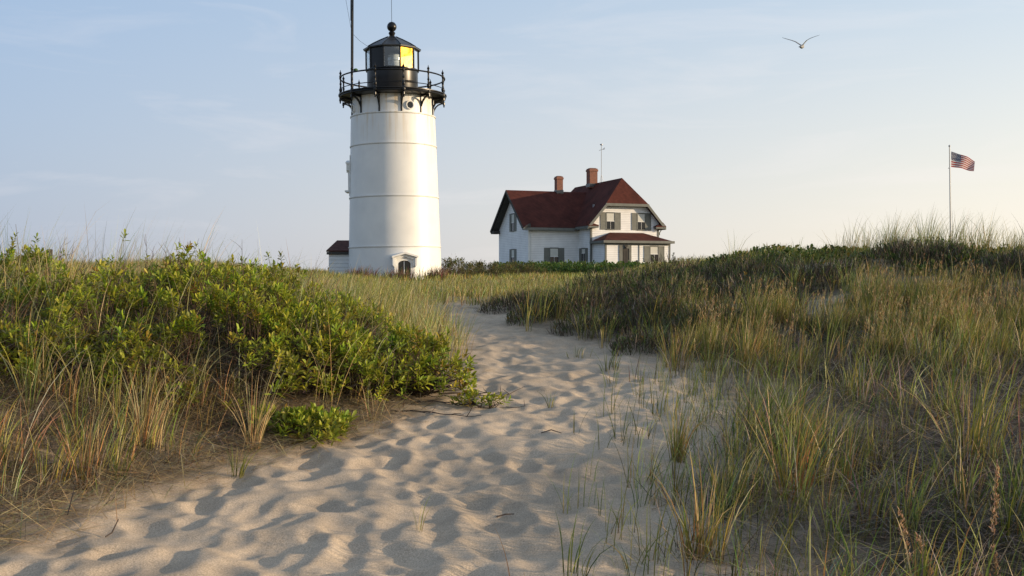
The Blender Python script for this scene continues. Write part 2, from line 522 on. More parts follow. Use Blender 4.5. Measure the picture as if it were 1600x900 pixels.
# ---- right side, close to the path and below the camera
d_near = lambda x, y: np.clip(sstep(-0.3, 0.55, eR(x, y)) * (0.12 + 1.3 * sstep(-0.05, 0.22, fbm(x * 1.7 + 3, y * 1.5))) * (1 - .85 * np.exp(-((y - 10.3) / 1.2) ** 2) * (x < 5)) , 0, 1)
c_near = scatter(1250, 0.4, 8.5, 4.2, 12.5, d_near)
c_sparse = scatter(1000, -.3, 3.4, 4.4, 12, lambda x, y: sstep(-1.1, 0.3, eR(x, y)) * (1 - sstep(1.6, 2.6, eR(x, y))) * 0.8)
parts = [
    tuft_field(c_near[::8], 5, (0.5, 0.85), (0.005, 0.009), 0.06, {'tan': 2, 'pale': 2, 'green': 2}, lean=(.1, .7), bend=(.9, 2.0), nseg=7),
    tuft_field(c_near, 17, (0.20, 0.58), (0.005, 0.010), 0.075, {'green': 4, 'deep': 2, 'gold': 2, 'tan': 1, 'grey': 1.3, 'red': .5}, litter=0.12),
    tuft_field(c_near + rng.normal(0, .12, c_near.shape), 26, (0.14, 0.42), (0.003, 0.007), 0.20, {'grey': 3, 'brown': 4, 'tan': .7, 'green': .6}, lean=(0.3, 1.3), bend=(.1, .8)),
    tuft_field(c_sparse, 4, (0.15, 0.5), (0.004, 0.007), 0.09, {'green': 4, 'deep': 2, 'gold': 1}),
]
stuff_blades(parts, "dune_grass", "green and straw coloured beach grass growing on the low slope right of the path")
parts = [strewn(80000, 0.6, 9, 4.3, 15, lambda x, y: sstep(-0.1, 0.9, eR(x, y)) * (0.4 + 0.9 * sstep(-0.3, 0.3, fbm(x * 1.3, y * 1.3 + 9))) * (1 - .6 * np.exp(-((y - 10.3) / 1.2) ** 2) * (x < 4.5)), (0.15, 0.45), (0.004, 0.009), {'grey': 5, 'brown': 3, 'tan': 1.2}, 0.12),
         strewn(46000, -6, -0.2, 6.0, 12, lambda x, y: sstep(-0.25, 0.5, eL(x, y)), (0.12, 0.45), (0.004, 0.010), {'grey': 3, 'brown': 2, 'tan': 3.2, 'pale': 1}, 0.06),
         strewn(30000, -7, -0.8, 8.2, 12, lambda x, y: sstep(0.3, 0.9, eL(x, y)) * sstep(8.3, 9, y - .12 * x * 0), (0.15, 0.45), (0.003, 0.006), {'grey': 3, 'brown': 6, 'tan': .5}, 0.5),
         strewn(5200, -4.2, -0.6, 6.0, 9.6, lambda x, y: np.exp(-((eL(x, y) - .05) / 0.30) ** 2), (0.25, 0.6), (0.004, 0.008), {'tan': 4, 'pale': 1}, 0.04)]
o = stuff_blades(parts, "dead_grass_litter", "dry grey and tan grass stalks fallen on the sand beside the path")

# ---- right mid slope: dense golden green sward, then ridge
d_mid = lambda x, y: sstep(0.0, 0.8, eR(x, y)) * sstep(1.75, 2.5, x - .12 * (y - 12)) * sstep(11.3, 13.0, y) * (1 - sstep(15.6, 17.4, y + 0.1 * (x - 4))) * (0.05 + 1.1 * sstep(-.04, .18, fbm(x * 1.6, y * 1.6 + 70)))
c_mid = scatter(6600, 0.8, 12, 10.5, 19.5, d_mid)
hs = 0.62 + 0.25 * sstep(3, 8, c_mid[:, 0]) + rng.normal(0, 0.17, len(c_mid)).clip(-.35, .35)
parts = [tuft_field(c_mid, 19, (0.28, 0.62), (0.005, 0.009), 0.12, {'green': 4.4, 'gold': 3.6, 'deep': 1.5, 'tan': .9, 'red': .7, 'grey': .4}, per_tuft=hs, nseg=4)]
# pale reddish seed heads standing in the sward
c_hd = c_mid[rng.random(len(c_mid)) < 0.38]
c_hd = np.repeat(c_hd, 3, 0) + rng.normal(0, .12, (len(c_hd) * 3, 2))
hz_ = ground_z(c_hd[:, 0], c_hd[:, 1]); n_ = len(c_hd); hh = rng.uniform(0.38, 0.62, n_)
cb, ct = pal_cols(n_, {'gold': 2, 'tan': 2})
azh = rng.uniform(-1, 1, n_); lnh = rng.uniform(0.02, 0.2, n_)
parts.append(blades(np.column_stack([c_hd, hz_]), hh, np.full(n_, .004), azh, lnh, np.full(n_, 0.15), cb, ct, 4))
rep = 9; ii = np.repeat(np.arange(n_), rep); f_ = rng.uniform(0.72, 1.0, len(ii))
hp = np.column_stack([c_hd[ii, 0] + np.cos(azh[ii]) * np.sin(lnh[ii] + .05) * hh[ii] * f_, c_hd[ii, 1] + np.sin(azh[ii]) * np.sin(lnh[ii] + .05) * hh[ii] * f_, hz_[ii] + hh[ii] * f_ * np.cos(lnh[ii] + .03)])
cb, ct = pal_cols(len(ii), {'tan': 3, 'red': 1.2, 'pale': 1})
parts.append(blades(hp, rng.uniform(.03, .06, len(ii)), rng.uniform(.004, .008, len(ii)), rng.uniform(0, 6.28, len(ii)), rng.uniform(.2, .8, len(ii)), rng.uniform(0, .5, len(ii)), cb, ct, 2))
parts.append(tuft_field(c_mid[::2] + rng.normal(0, .1, c_mid[::2].shape), 18, (0.12, 0.34), (0.005, 0.010), 0.24, {'brown': 6, 'grey': 1, 'deep': 2}, lean=(.2, 1.0), nseg=3))
stuff_blades(parts, "dune_grass", "dense golden green grass with reddish seed heads across the foot of the right dune")

d_rid = lambda x, y: sstep(2.6, 4.0, x) * (0.10 + 0.9 * sstep(4.5, 9, x)) * sstep(17, 19, y + 0.35 * (x - 4)) * (1 - sstep(27, 30, y)) * (0.25 + sstep(-.2, .35, fbm(x * .8 + 50, y * .8)))
c_rid = scatter(1000, 2.6, 16, 16, 30, d_rid)
c_crest = scatter(330, 3.8, 16, 20.0, 24.5, lambda x, y: (0.10 + 0.9 * sstep(6, 9, x)) * (np.abs(y + .45 * (x - 4) - 23.3) < 1.6))
parts = [tuft_field(c_rid, 13, (0.14, 0.36), (0.006, 0.010), 0.12, {'green': 2, 'gold': 1.6, 'deep': 2.5, 'grey': 1.6, 'brown': 1}, nseg=4),
         tuft_field(c_crest, 34, (0.45, 1.0), (0.006, 0.010), 0.13, {'green': 2, 'gold': 2, 'deep': 2, 'tan': 1}, nseg=5, bend=(.2, 1.0))]
c_h = scatter(650, 0.0, 6, 13.0, 22, lambda x, y: sstep(0, .3, eR(x, y)) * (.5 + .5 * (y > 14.5)) * sstep(-.2, .3, fbm(x * 1.2 + 4, y * 1.2)))
parts.append(tuft_field(c_h, 16, (0.30, 0.62), (0.006, 0.009), 0.10, {'green': 3, 'gold': 3, 'pale': 1.0, 'deep': 2}, nseg=4))
stuff_blades(parts, "dune_grass", "tall wind bent grass standing against the sky along the right dune crest")

# ---- left: grass in and in front of the thicket
d_l1 = lambda x, y: sstep(0.05, 0.6, eL(x, y)) * sstep(6.5, 7.4, y + 0.25 * (-x - 3)) * (1 - sstep(9.3, 10.3, y + 0.1 * x)) * sstep(-1.8, -2.6, x)
c_l1 = scatter(290, -7, -1.6, 6.4, 10.2, d_l1)
c_l2 = scatter(1250, -9, 0, 9, 17, lambda x, y: sstep(0.3, 1.0, eL(x, y)) * (0.22 + 0.8 * sstep(12.0, 14, y)) * sstep(-.35, .2, fbm(x, y)))
c_l2b = scatter(2300, -6.5, -0.3, 12.4, 22, lambda x, y: sstep(0.0, 0.4, eL(x, y)) * (0.35 + sstep(-.35, .2, fbm(x, y))))
c_l3 = scatter(130, -7, -3, 9.6, 13.5, lambda x, y: 0.9 * sstep(-3.2, -4.4, x))
parts = [tuft_field(c_l1[::3], 5, (0.6, 1.0), (0.005, 0.008), 0.08, {'tan': 3, 'pale': 3}, lean=(.1, .8), bend=(.9, 2.0), nseg=7),
         tuft_field(scatter(45, -5.5, -.7, 9.6, 12.4, lambda x, y: sstep(.3, .8, eL(x, y))), 6, (0.8, 1.25), (0.004, 0.007), 0.08, {'tan': 3, 'pale': 3, 'green': 1}, lean=(.05, .4), bend=(.7, 1.7), nseg=7),
         tuft_field(c_l1, 17, (0.24, 0.60), (0.004, 0.008), 0.09, {'green': 4, 'gold': 2, 'deep': 1, 'tan': 2, 'red': .8, 'pale': .6}, litter=0.10),
         tuft_field(np.repeat(c_l1, 3, 0) + rng.normal(0, .25, (len(c_l1) * 3, 2)), 14, (0.10, 0.36), (0.003, 0.006), 0.18, {'grey': 3, 'brown': 2, 'tan': 2, 'green': 1}, lean=(0.3, 1.3)),
         tuft_field(c_l2, 9, (0.5, 0.95), (0.004, 0.008), 0.16, {'pale': 2, 'green': 3, 'tan': 1.2, 'gold': 1}, bend=(.3, 1.2)),
         tuft_field(c_l2b, 13, (0.30, 0.62), (0.005, 0.008), 0.15, {'pale': 2.6, 'green': 3, 'tan': 1.0, 'gold': 2}, bend=(.3, 1.2), nseg=4),
         tuft_field(c_l3, 10, (0.9, 1.35), (0.004, 0.007), 0.22, {'pale': 2, 'green': 2, 'tan': 1.5}, bend=(.3, 1.1), wind=(1.2, 0))]
stuff_blades(parts, "dune_grass", "tall straw and green grass mixed through the leafy thicket left of the path")

# ---- the meadow between the path's end and the buildings, and the left hill
d_far = lambda x, y: (sstep(19.5, 22, y + 0.5 * np.maximum(eL(x, y), eR(x, y))) * (0.4 + 0.6 * sstep(-.4, .2, fbm(x * .3, y * .3))))
c_f1 = scatter(15000, -22, 9, 19.5, 44, d_far)
c_f2 = scatter(9000, -34, 26, 44, 90, lambda x, y: 0.8 + 0 * x)
parts = [tuft_field(c_f1, 8, (0.14, 0.34), (0.008, 0.016), 0.2, {'green': 3.2, 'gold': 2.6, 'pale': 1.6, 'deep': .8, 'tan': .6, 'brown': .3}, nseg=3),
         tuft_field(c_f2, 7, (0.16, 0.40), (0.016, 0.034), 0.4, {'green': 3, 'gold': 2.6, 'pale': 1.4, 'deep': 1, 'brown': .3}, nseg=3)]
stuff_blades(parts, "meadow_grass", "yellow green meadow grass between the end of the path and the buildings")

# ------------------------------------------------------------------ individual tufts beside the path
def one_tuft(name, x, y, nb, L, W, spread, mix, label, group=None, bend=(.2, .9), lean=(.05, .35), cat='grass tuft'):
    v, q_, c = tuft_field(np.array([[x, y]]), nb, L, W, spread, mix, per_tuft=np.array([1.0]), lean=lean, bend=bend)
    b = np.array([x, y, gz1(x, y)])
    o = np_mesh(name, v - b, q_, None, c, M_GRASS)
    o.location = b
    return tag(o, label, cat, group)
GR = 'grass tufts standing on their own beside the path'
GRN = {'green': 4, 'deep': 2, 'gold': 1}
ORG = {'green': 3, 'gold': 3, 'red': 2, 'tan': 1.5}
STR = {'tan': 4, 'pale': 2, 'green': 2, 'red': 1}
one_tuft("grass_tuft", -2.02, 7.75, 26, (.14, .34), (.004, .006), .06, GRN, "small bright green tuft on the sand at the left edge of the path", GR)
one_tuft("grass_tuft", -2.08, 8.5, 42, (.45, .95), (.005, .008), .07, STR, "tall straw based tuft at the front of the leafy thicket, nearest its bare branches", GR)
one_tuft("grass_tuft", -2.85, 8.2, 80, (.4, .85), (.005, .008), .10, STR, "thick straw coloured tuft in front of the middle of the left thicket", GR)
one_tuft("grass_tuft", -3.05, 7.55, 60, (.3, .62), (.004, .007), .10, {'green': 3, 'tan': 3, 'red': 2}, "bushy tuft with orange bases at the lower left edge of the sand", GR)
one_tuft("grass_tuft", -3.75, 7.1, 46, (.3, .62), (.004, .007), .10, {'green': 4, 'tan': 2, 'red': 1}, "green tuft in the lower left corner above the fallen straw", GR)
one_tuft("grass_tuft", -1.25, 9.6, 26, (.25, .55), (.004, .006), .05, STR, "slender tuft with a reddish foot under the thicket's overhanging leaves", GR)
one_tuft("grass_tuft", 1.16, 12.4, 34, (.12, .34), (.006, .010), .10, GRN, "bright green tuft alone in the middle of the open sand", GR)
one_tuft("grass_tuft", 0.85, 13.6, 22, (.10, .22), (.006, .009), .14, {'green': 2, 'pale': 2}, "faint low tuft on the open sand behind the bright green one", GR)
one_tuft("grass_tuft", 0.38, 10.4, 9, (.1, .26), (.005, .008), .05, GRN, "tiny sprig of grass in the centre of the footprints", GR)
one_tuft("grass_tuft", -0.55, 6.4, 5, (.12, .26), (.004, .006), .05, GRN, "lone green blades among footprints close to the front of the path", GR, bend=(.6, 1.2))
one_tuft("grass_tuft", 1.95, 12.6, 90, (.3, .72), (.005, .009), .14, ORG, "full orange footed tuft where the open sand meets the right slope", GR)
one_tuft("grass_tuft", 2.75, 12.3, 80, (.35, .8), (.005, .009), .13, ORG, "tall upright tuft on the sand between two others at the right slope", GR)
one_tuft("grass_tuft", 1.28, 8.15, 70, (.25, .58), (.005, .008), .08, ORG, "dense tuft with a dark orange foot on the sand right of the footprints", GR)
one_tuft("grass_tuft", 1.85, 6.9, 48, (.4, .9), (.005, .009), .08, ORG, "tall tuft with a bright orange foot among dark litter, lower right", GR)
one_tuft("grass_tuft", 1.1, 5.9, 60, (.3, .72), (.005, .009), .16, ORG, "wide tuft of green and rusty blades at the front edge, right of the path", GR)
one_tuft("grass_tuft", 0.32, 5.6, 14, (.2, .42), (.006, .009), .10, {'deep': 3, 'green': 2}, "thin dark green tuft at the very front of the sand", GR)
one_tuft("grass_tuft", 3.35, 7.6, 80, (.5, .95), (.006, .009), .16, {'green': 5, 'gold': 2, 'tan': .6}, "tall leaning green tuft close to the right border", GR)
one_tuft("grass_tuft", -4.75, 11.0, 110, (.8, 1.35), (.004, .007), .22, {'tan': 4, 'pale': 3, 'gold': 1}, "tall dry straw tuft leaning against the sky in the thicket, far left", GR, bend=(.1, .7))
one_tuft("grass_tuft", 0.9, 9.9, 10, (.2, .5), (.004, .007), .08, {'green': 3, 'pale': 1}, "wispy tuft at the right rim of the footprints halfway up the path", GR)

# ------------------------------------------------------------------ leafy shrubs
def leaves(P, D, size, colA, colB, nl=8, elong=2.2):
    """rosettes: P (N,3) tips, D (N,3) unit shoot directions"""
    N = len(P)
    idx = np.repeat(np.arange(N), nl); M = len(idx)
    k = np.tile(np.arange(nl), N)
    D = D[idx]; 
    t = np.cross(D, np.array([0.13, 0.31, 0.94])); t /= np.linalg.norm(t, axis=1)[:, None] + 1e-9
    b = np.cross(D, t)
    ang = k * 2.39996 + rng.uniform(0, 6.28, N)[idx] + rng.normal(0, .2, M)
    out = t * np.cos(ang)[:, None] + b * np.sin(ang)[:, None]
    el = np.radians(np.interp(k, [0, nl - 1], [8, 66])) + rng.normal(0, .18, M)
    ax = out * np.cos(el)[:, None] + D * np.sin(el)[:, None]
    nrm = D * np.cos(el)[:, None] - out * np.sin(el)[:, None]
    sd = np.cross(ax, nrm)
    s = size * rng.uniform(0.7, 1.25, M) * rng.uniform(0.75, 1.2, N)[idx]
    w = s / elong
    o = P[idx] - D * (s * np.interp(k, [0, nl - 1], [0.9, 0.0]))[:, None]
    def pt(u, v, h): return o + ax * (s * u)[:, None] + sd * (w * v)[:, None] + nrm * (s * h)[:, None]
    V = np.stack([pt(0, 0, 0), pt(.4, .34, .05), pt(.75, .46, .03), pt(1, 0, -.06), pt(.75, -.46, .03), pt(.4, -.34, .05), pt(.6, 0, -.03)], 1).reshape(-1, 3)
    B = (np.arange(M) * 7)[:, None]
    q = np.concatenate([B + np.array([0, 6, 2, 1]), B + np.array([0, 5, 4, 6])])
    tr = np.concatenate([B + np.array([6, 3, 2]), B + np.array([6, 4, 3])])
    f = rng.random((M, 1))
    c = colA * (1 - f) + colB * f
    c = c * rng.lognormal(0, .18, (M, 1)) * (1 + rng.normal(0, .10, (N, 3)))[idx]
    yel = (rng.random(N) < .04)[idx]
    c[yel] = np.array([.26, .17, .03]) * rng.uniform(.7, 1.2, (yel.sum(), 1))
    return V, q, tr, np.repeat(np.clip(c, .004, .8), 7, 0)

def tubes(A, B, r0, r1, col, bow=0.12, seg=4):
    """curved 3 sided twigs from A to B (N,3)"""
    N = len(A)
    s = np.linspace(0, 1, seg + 1)
    off = rng.normal(0, 1, (N, 3)) * (np.linalg.norm(B - A, axis=1)[:, None] * bow)
    C = A[:, None, :] * (1 - s)[None, :, None] + B[:, None, :] * s[None, :, None] + off[:, None, :] * (np.sin(np.pi * s))[None, :, None]
    d = B - A; d /= np.linalg.norm(d, axis=1)[:, None] + 1e-9
    u = np.cross(d, np.array([.3, .9, .1])); u /= np.linalg.norm(u, axis=1)[:, None] + 1e-9
    w = np.cross(d, u)
    rr = (r0[:, None] * (1 - s) + r1[:, None] * s)
    ring = []
    for k in range(3):
        a = 2 * math.pi * k / 3
        ring.append(C + (u * math.cos(a) + w * math.sin(a))[:, None, :] * rr[:, :, None])
    V = np.stack(ring, 2).reshape(-1, 3)
    base = (np.arange(N) * (seg + 1) * 3)[:, None, None]
    i = (np.arange(seg) * 3)[None, :, None]; k = np.arange(3)[None, None, :]; k2 = (k + 1) % 3
    q = np.stack([base + i + k, base + i + k2, base + i + 3 + k2, base + i + 3 + k], -1).reshape(-1, 4)
    c = np.repeat(col * rng.lognormal(0, .25, (N, 1)), (seg + 1) * 3, 0)
    return V, q, np.clip(c, .004, .8)

LEAF_A = np.array([.15, .19, .02]); LEAF_B = np.array([.40, .43, .045])
def shrub(name, cx, cy, rx, ry, h, n, size, label, group, cat='shrub', ca=LEAF_A, cb=LEAF_B, twig=np.array([.085, .055, .04]), bare=6, nl=9, elong=2.7, gap=-0.13):
    root = empty(name, (cx, cy, gz1(cx, cy)))
    tag(root, label, cat, group)
    a = rng.uniform(0, 2 * np.pi, n); r = np.sqrt(rng.random(n)) * 1.02
    lob = 1 + 0.22 * np.sin(3 * a + rng.uniform(0, 6)) + 0.12 * np.sin(7 * a + rng.uniform(0, 6))
    x = r * rx * lob * np.cos(a); y = r * ry * lob * np.sin(a)
    top = h * np.sqrt(np.clip(1 - (r * .93) ** 2.2, 0.02, 1))
    f = np.where(rng.random(n) < .62, rng.uniform(.82, 1.04, n), rng.uniform(.25, .85, n))
    f = f * (1 + .55 * fbm((cx + x) * 2.4, (cy + y) * 2.4, 2)); f = np.where(rng.random(n) < .05, f * 1.22, f)
    zt = top * f
    # gaps: drop rosettes where a noise field is low
    keep = fbm((cx + x) * 2.6 + 11, (cy + y) * 2.6 + zt * 4, 2) > gap
    x, y, zt, r, a = x[keep], y[keep], zt[keep], r[keep], a[keep]
    n2 = len(x)
    gz = ground_z(cx + x, cy + y) - gz1(cx, cy)
    P = np.column_stack([x, y, gz + zt + .03])
    D = np.column_stack([x / rx * .55, y / ry * .55, np.full(n2, .95)]) + rng.normal(0, .28, (n2, 3))
    D /= np.linalg.norm(D, axis=1)[:, None]
    V, q_, tr, c = leaves(P, D, size, ca, cb, nl, elong)
    o = np_mesh("foliage", V, q_, tr, c, M_LEAF); o.parent = root
    # stems: from a few feet near the middle, through knees, to each rosette
    nf = max(4, int(rx * ry * 14))
    fa = rng.uniform(0, 6.28, nf); fr = np.sqrt(rng.random(nf)) * .55
    F = np.column_stack([fr * rx * np.cos(fa), fr * ry * np.sin(fa)])
    d2 = ((P[:, None, :2] - F[None]) ** 2).sum(-1)
    j = d2.argmin(1)
    K = P * .55; K[:, :2] = F[j] * .55 + P[:, :2] * .45; K[:, 2] = gz * .5 + zt * .45
    A = np.column_stack([F[j], np.zeros(n2)]); A[:, 2] = ground_z(cx + A[:, 0], cy + A[:, 1]) - gz1(cx, cy) - .02
    s1 = tubes(A, K, np.full(n2, .006), np.full(n2, .004), twig, .10, 3)
    s2 = tubes(K, P - D * size * .7, np.full(n2, .004), np.full(n2, .0022), twig, .10, 3)
    ps = [s1, s2]
    if bare:
        bi = rng.choice(n2, min(bare, n2), replace=False)
        E = P[bi] + np.column_stack([rng.normal(.05, .08, len(bi)), rng.normal(0, .06, len(bi)), rng.uniform(.12, .32, len(bi))])
        ps.append(tubes(P[bi] - [0, 0, .15], E, np.full(len(bi), .0045), np.full(len(bi), .0015), twig, .08, 4))
        E2 = E + rng.normal(0, .05, E.shape); m_ = (P[bi] + E) / 2
        ps.append(tubes(m_, E2, np.full(len(bi), .003), np.full(len(bi), .0012), twig, .08, 3))
    V, q_, c = merge(ps)
    o = np_mesh("stems", V, q_, None, c, M_TWIG); o.parent = root
    return root
GS = 'leafy shrubs of the left thicket'
LS = [(-1.78, 8.95, .42, .30, .20, 130, "low sprawling green shrub on the sand in front of the thicket"),
      (-1.05, 10.9, .62, .60, .62, 420, "leafy shrub at the right tip of the thicket, over the bare branches"),
      (-1.80, 10.35, .72, .65, .72, 520, "bright leafy shrub second from the thicket's right tip"),
      (-2.65, 10.0, .80, .70, .80, 600, "dense leafy shrub in the front middle of the thicket above the straw tuft"),
      (-1.95, 12.1, .85, .75, .60, 420, "shrub half sunk in pale grass behind the right end of the thicket"),
      (-3.05, 11.5, .95, .80, .88, 620, "broad shrub in the middle of the thicket's second row"),
      (-3.75, 10.2, .85, .75, .84, 560, "dense shrub in the left half of the thicket's front row"),
      (-4.75, 10.6, .95, .80, .84, 600, "dark leafy shrub at the left border, behind the tall grass"),
      (-4.25, 12.3, 1.05, .85, .92, 620, "tallest shrub of the thicket with bare twigs against the sky"),
      (-5.75, 12.1, 1.0, .85, .92, 480, "shrub at the far left under the leaning straw"),
      (-3.05, 13.3, .85, .75, .66, 360, "yellowish shrub at the back right of the thicket under bare twigs"),
      (-3.35, 9.35, .60, .42, .46, 260, "knee high shrub at the front of the thicket behind the tallest straw tuft"),
      (-4.2, 9.25, .6, .42, .50, 260, "low shrub at the left edge half covered by the foremost grass"),
      (-5.0, 9.4, .6, .5, .62, 260, "half hidden shrub at the left border behind the lowest grass")]
for (x, y, rx, ry, h, n, lb) in LS:
    shrub("leafy_shrub", x, y, rx, ry, h * .90, int(n * 1.25), .072, lb, GS, bare=(46 if h > .8 else 12 if h > .3 else 0))
shrub("leafy_sprig", -0.35, 10.35, .28, .10, .10, 34, .055, "small leafy runner creeping onto the sand right of the thicket", GS, bare=0, gap=-9)

# tall leafy stalk at the left border, seen against the sky
sh = empty("leafy_stalk", (-5.2, 10.9, gz1(-5.2, 10.9))); tag(sh, "tall leafy stalk at the left border standing above the thicket", "stalk")
P = np.array([[0.01 * k, 0, .80 + .055 * k] for k in range(7)]) + rng.normal(0, .012, (7, 3)); D = np.tile([0.1, 0, 1.], (7, 1)); D /= np.linalg.norm(D, axis=1)[:, None]
V, q_, tr, c = leaves(P, D, .06, LEAF_A, LEAF_B); o = np_mesh("foliage", V, q_, tr, c, M_LEAF); o.parent = sh
V, q_, c = tubes(np.array([[0, 0, 0.]]), np.array([[.08, 0, 1.25]]), np.array([.006]), np.array([.002]), np.array([.09, .07, .04]), .02, 6)
o = np_mesh("stem", V, q_, None, c, M_TWIG); o.parent = sh

# dark fallen branches at the thicket's right tip
def dead_branch(x, y, az, L, label):
    b0 = np.array([x, y, 0.]); A, B, r0, r1 = [], [], [], []
    def zz(p, up): return np.array([p[0], p[1], gz1(x + p[0], y + p[1]) - gz1(x, y) + up])
    p = np.array([0., 0.]); d = az; st = L / 6
    for k in range(6):
        d += random.gauss(0, .28); q2 = p + st * np.array([math.cos(d), math.sin(d)])
        A.append(zz(p, .02 + .012 * math.sin(k))); B.append(zz(q2, .02 + .012 * math.sin(k + 1))); r0.append(.010 - .0012 * k); r1.append(.0088 - .0012 * k)
        if k > 0:
            for s_ in (-1, 1):
                if random.random() < .75:
                    e = q2 + random.uniform(.12, .32) * np.array([math.cos(d + s_ * .7), math.sin(d + s_ * .7)])
                    A.append(B[-1] if len(A) == len(B) else zz(q2, .02)); B.append(zz(e, random.uniform(.02, .10))); r0.append(.005); r1.append(.002)
        p = q2
    n = min(len(A), len(B))
    V, q_, c = tubes(np.array(A[:n]), np.array(B[:n]), np.array(r0[:n]), np.array(r1[:n]), np.array([.075, .055, .045]), .03, 3)
    o = np_mesh("dead_branch", V, q_, None, c, M_TWIG); o.location = (x, y, gz1(x, y))
    return tag(o, label, "branch", "dead branches at the thicket's edge")
dead_branch(-1.15, 9.95, -.15, .95, "dark bare branch lying on the sand below the thicket, nearest the camera")
dead_branch(-1.0, 10.35, .1, .95, "dark bare branch reaching onto the path beside the leafy runner")
dead_branch(-.75, 10.8, .25, .75, "thin dark branch sticking out above the path from the thicket's tip")
# small sticks lying on the path
for i, (x, y, az, L, lb) in enumerate([(-.1, 6.85, .5, .13, "short dark stick lying in a footprint near the front of the path"),
                                      (.25, 9.05, -.3, .18, "thin stick lying on the sand right of the leafy runner"),
                                      (-2.45, 6.35, 1.1, .10, "short brown twig standing in the sand at the lower left")]):
    mb = MB(); zc = gz1(x, y)
    e = (x + L * math.cos(az), y + L * math.sin(az))
    mb.tube([(0, 0, .006), (L * .5 * math.cos(az), L * .5 * math.sin(az), .022 + gz1((x + e[0]) / 2, (y + e[1]) / 2) - zc), (L * math.cos(az), L * math.sin(az), gz1(*e) - zc + .008 + (.08 if i == 2 else 0))], [.004, .005, .003], 6)
    o = mb.build("twig", simple("twig bark", (.07, .05, .04), .9)); o.location = (x, y, zc); tag(o, lb, "twig", "small sticks lying on the path")

# ------------------------------------------------------------------ dark heath mounds on the right
def heath(cx, cy, rx, ry, h, n, label):
    gr = rng.random()
    mixh = {'brown': 5, 'grey': 1.2, 'deep': .6 + 2.0 * gr}; h = h * 1.25
    root = empty("heath_shrub", (cx, cy, gz1(cx, cy))); tag(root, label, "shrub", "dark twiggy heath shrubs right of the path")
    a = rng.uniform(0, 6.28, n); r = np.sqrt(rng.random(n))
    lob = 1 + .2 * np.sin(3 * a + rng.uniform(0, 6))
    x = r * rx * np.cos(a) * lob; y = r * ry * np.sin(a) * lob
    z = h * np.sqrt(np.clip(1 - r ** 2.4, .03, 1)) * rng.uniform(.25, 1.0, n) * (1 + .3 * fbm((cx + x) * 2, (cy + y) * 2, 2))
    z = z + ground_z(cx + x, cy + y) - gz1(cx, cy)
    az = a + rng.normal(0, 1.0, n)
    cb, ct = pal_cols(n, mixh)
    V, q_, c = blades(np.column_stack([x, y, z - .08]), rng.uniform(.10, .22, n), rng.uniform(.006, .014, n), az, rng.uniform(.05, .8, n), rng.uniform(-.2, .6, n), cb, ct, 3)
    o = np_mesh("twigs", V, q_, None, c, M_TWIG); o.parent = root
    m = int(n * (.05 + .10 * gr))
    P = np.column_stack([x, y, z])[:m] + [0, 0, .04]
    D = np.column_stack([x[:m] * .4, y[:m] * .4, np.ones(m)]); D /= np.linalg.norm(D, axis=1)[:, None]
    V, q_, tr, c = leaves(P, D, .05, np.array([.055, .08, .025]), np.array([.12, .15, .045]), 5)
    o = np_mesh("foliage", V, q_, tr, c, M_LEAF); o.parent = root
HS = [(.25, 19.0, .75, .6, .26, "low heath shrub at the sand's far end, leftmost of the dark ones"),
      (1.15, 17.6, .8, .7, .38, "dark heath shrub touching the path's right edge where it bends"),
      (2.1, 16.2, .75, .6, .36, "dark heath shrub behind the orange footed tuft"),
      (1.25, 15.9, .60, .45, .30, "small heath shrub in front of the dark row, closest to the path"),
      (2.75, 14.9, .60, .50, .32, "heath shrub between the two orange footed tufts and the dark row"),
      (1.75, 14.0, .50, .40, .26, "small heath shrub at the corner where the sand turns, nearest the camera"),
      (.35, 17.3, .50, .45, .22, "small green tinged heath shrub right at the narrow end of the sand"),
      (1.7, 19.4, .95, .8, .55, "rounded brown heath mound behind the path's bend"),
      (2.7, 17.9, .9, .8, .50, "brown heath mound in the middle of the dark row"),
      (3.0, 20.6, 1.0, .8, .62, "heath mound at the left foot of the right dune"),
      (4.3, 19.8, 1.0, .8, .50, "dark heath mound on the left shoulder of the right dune"),
      (5.4, 18.8, 1.0, .7, .36, "dark heath patch below the bare sand hollow of the dune"),
      (3.9, 17.6, .9, .7, .42, "heath shrub just above the golden grass, left part"),
      (7.6, 19.4, 1.1, .8, .34, "dark heath patch high on the dune under the tall crest grass"),
      (8.6, 17.9, 1.1, .8, .34, "rightmost dark heath patch near the right border")]
for (x, y, rx, ry, h, lb) in HS:
    heath(x, y, rx, ry, h, int(3400 * rx * ry), lb)

# green creeping cover on the dune's crest (uncountable)
def cover(n, x0, x1, y0, y1, dens, hgt, size, ca, cb, name, label, nl=6):
    c = scatter(n, x0, x1, y0, y1, dens); N = len(c)
    z = ground_z(c[:, 0], c[:, 1]) + hgt * rng.uniform(.2, 1, N) * (1 + .6 * fbm(c[:, 0] * 1.5, c[:, 1] * 1.5, 2))
    D = np.column_stack([rng.normal(0, .35, N), rng.normal(0, .35, N), np.ones(N)]); D /= np.linalg.norm(D, axis=1)[:, None]
    V, q_, tr, cc = leaves(np.column_stack([c, z]), D, size, np.array(ca), np.array(cb), nl, 1.7)
    o = np_mesh(name, V, q_, tr, cc, M_LEAF)
    return tag(o, label, "ground cover", kind='stuff')
cover(9000, 3.0, 16, 18.5, 27, lambda x, y: sstep(3.0, 4.2, x) * sstep(19.0, 21.5, y + .45 * (x - 4)) * (.25 + .75 * sstep(-.2, .15, fbm(x * 1.1 + 7, y * 1.1))),
      .20, .095, (.045, .075, .02), (.12, .16, .035), "ground_cover", "low dark green leaves covering the crest of the right dune")
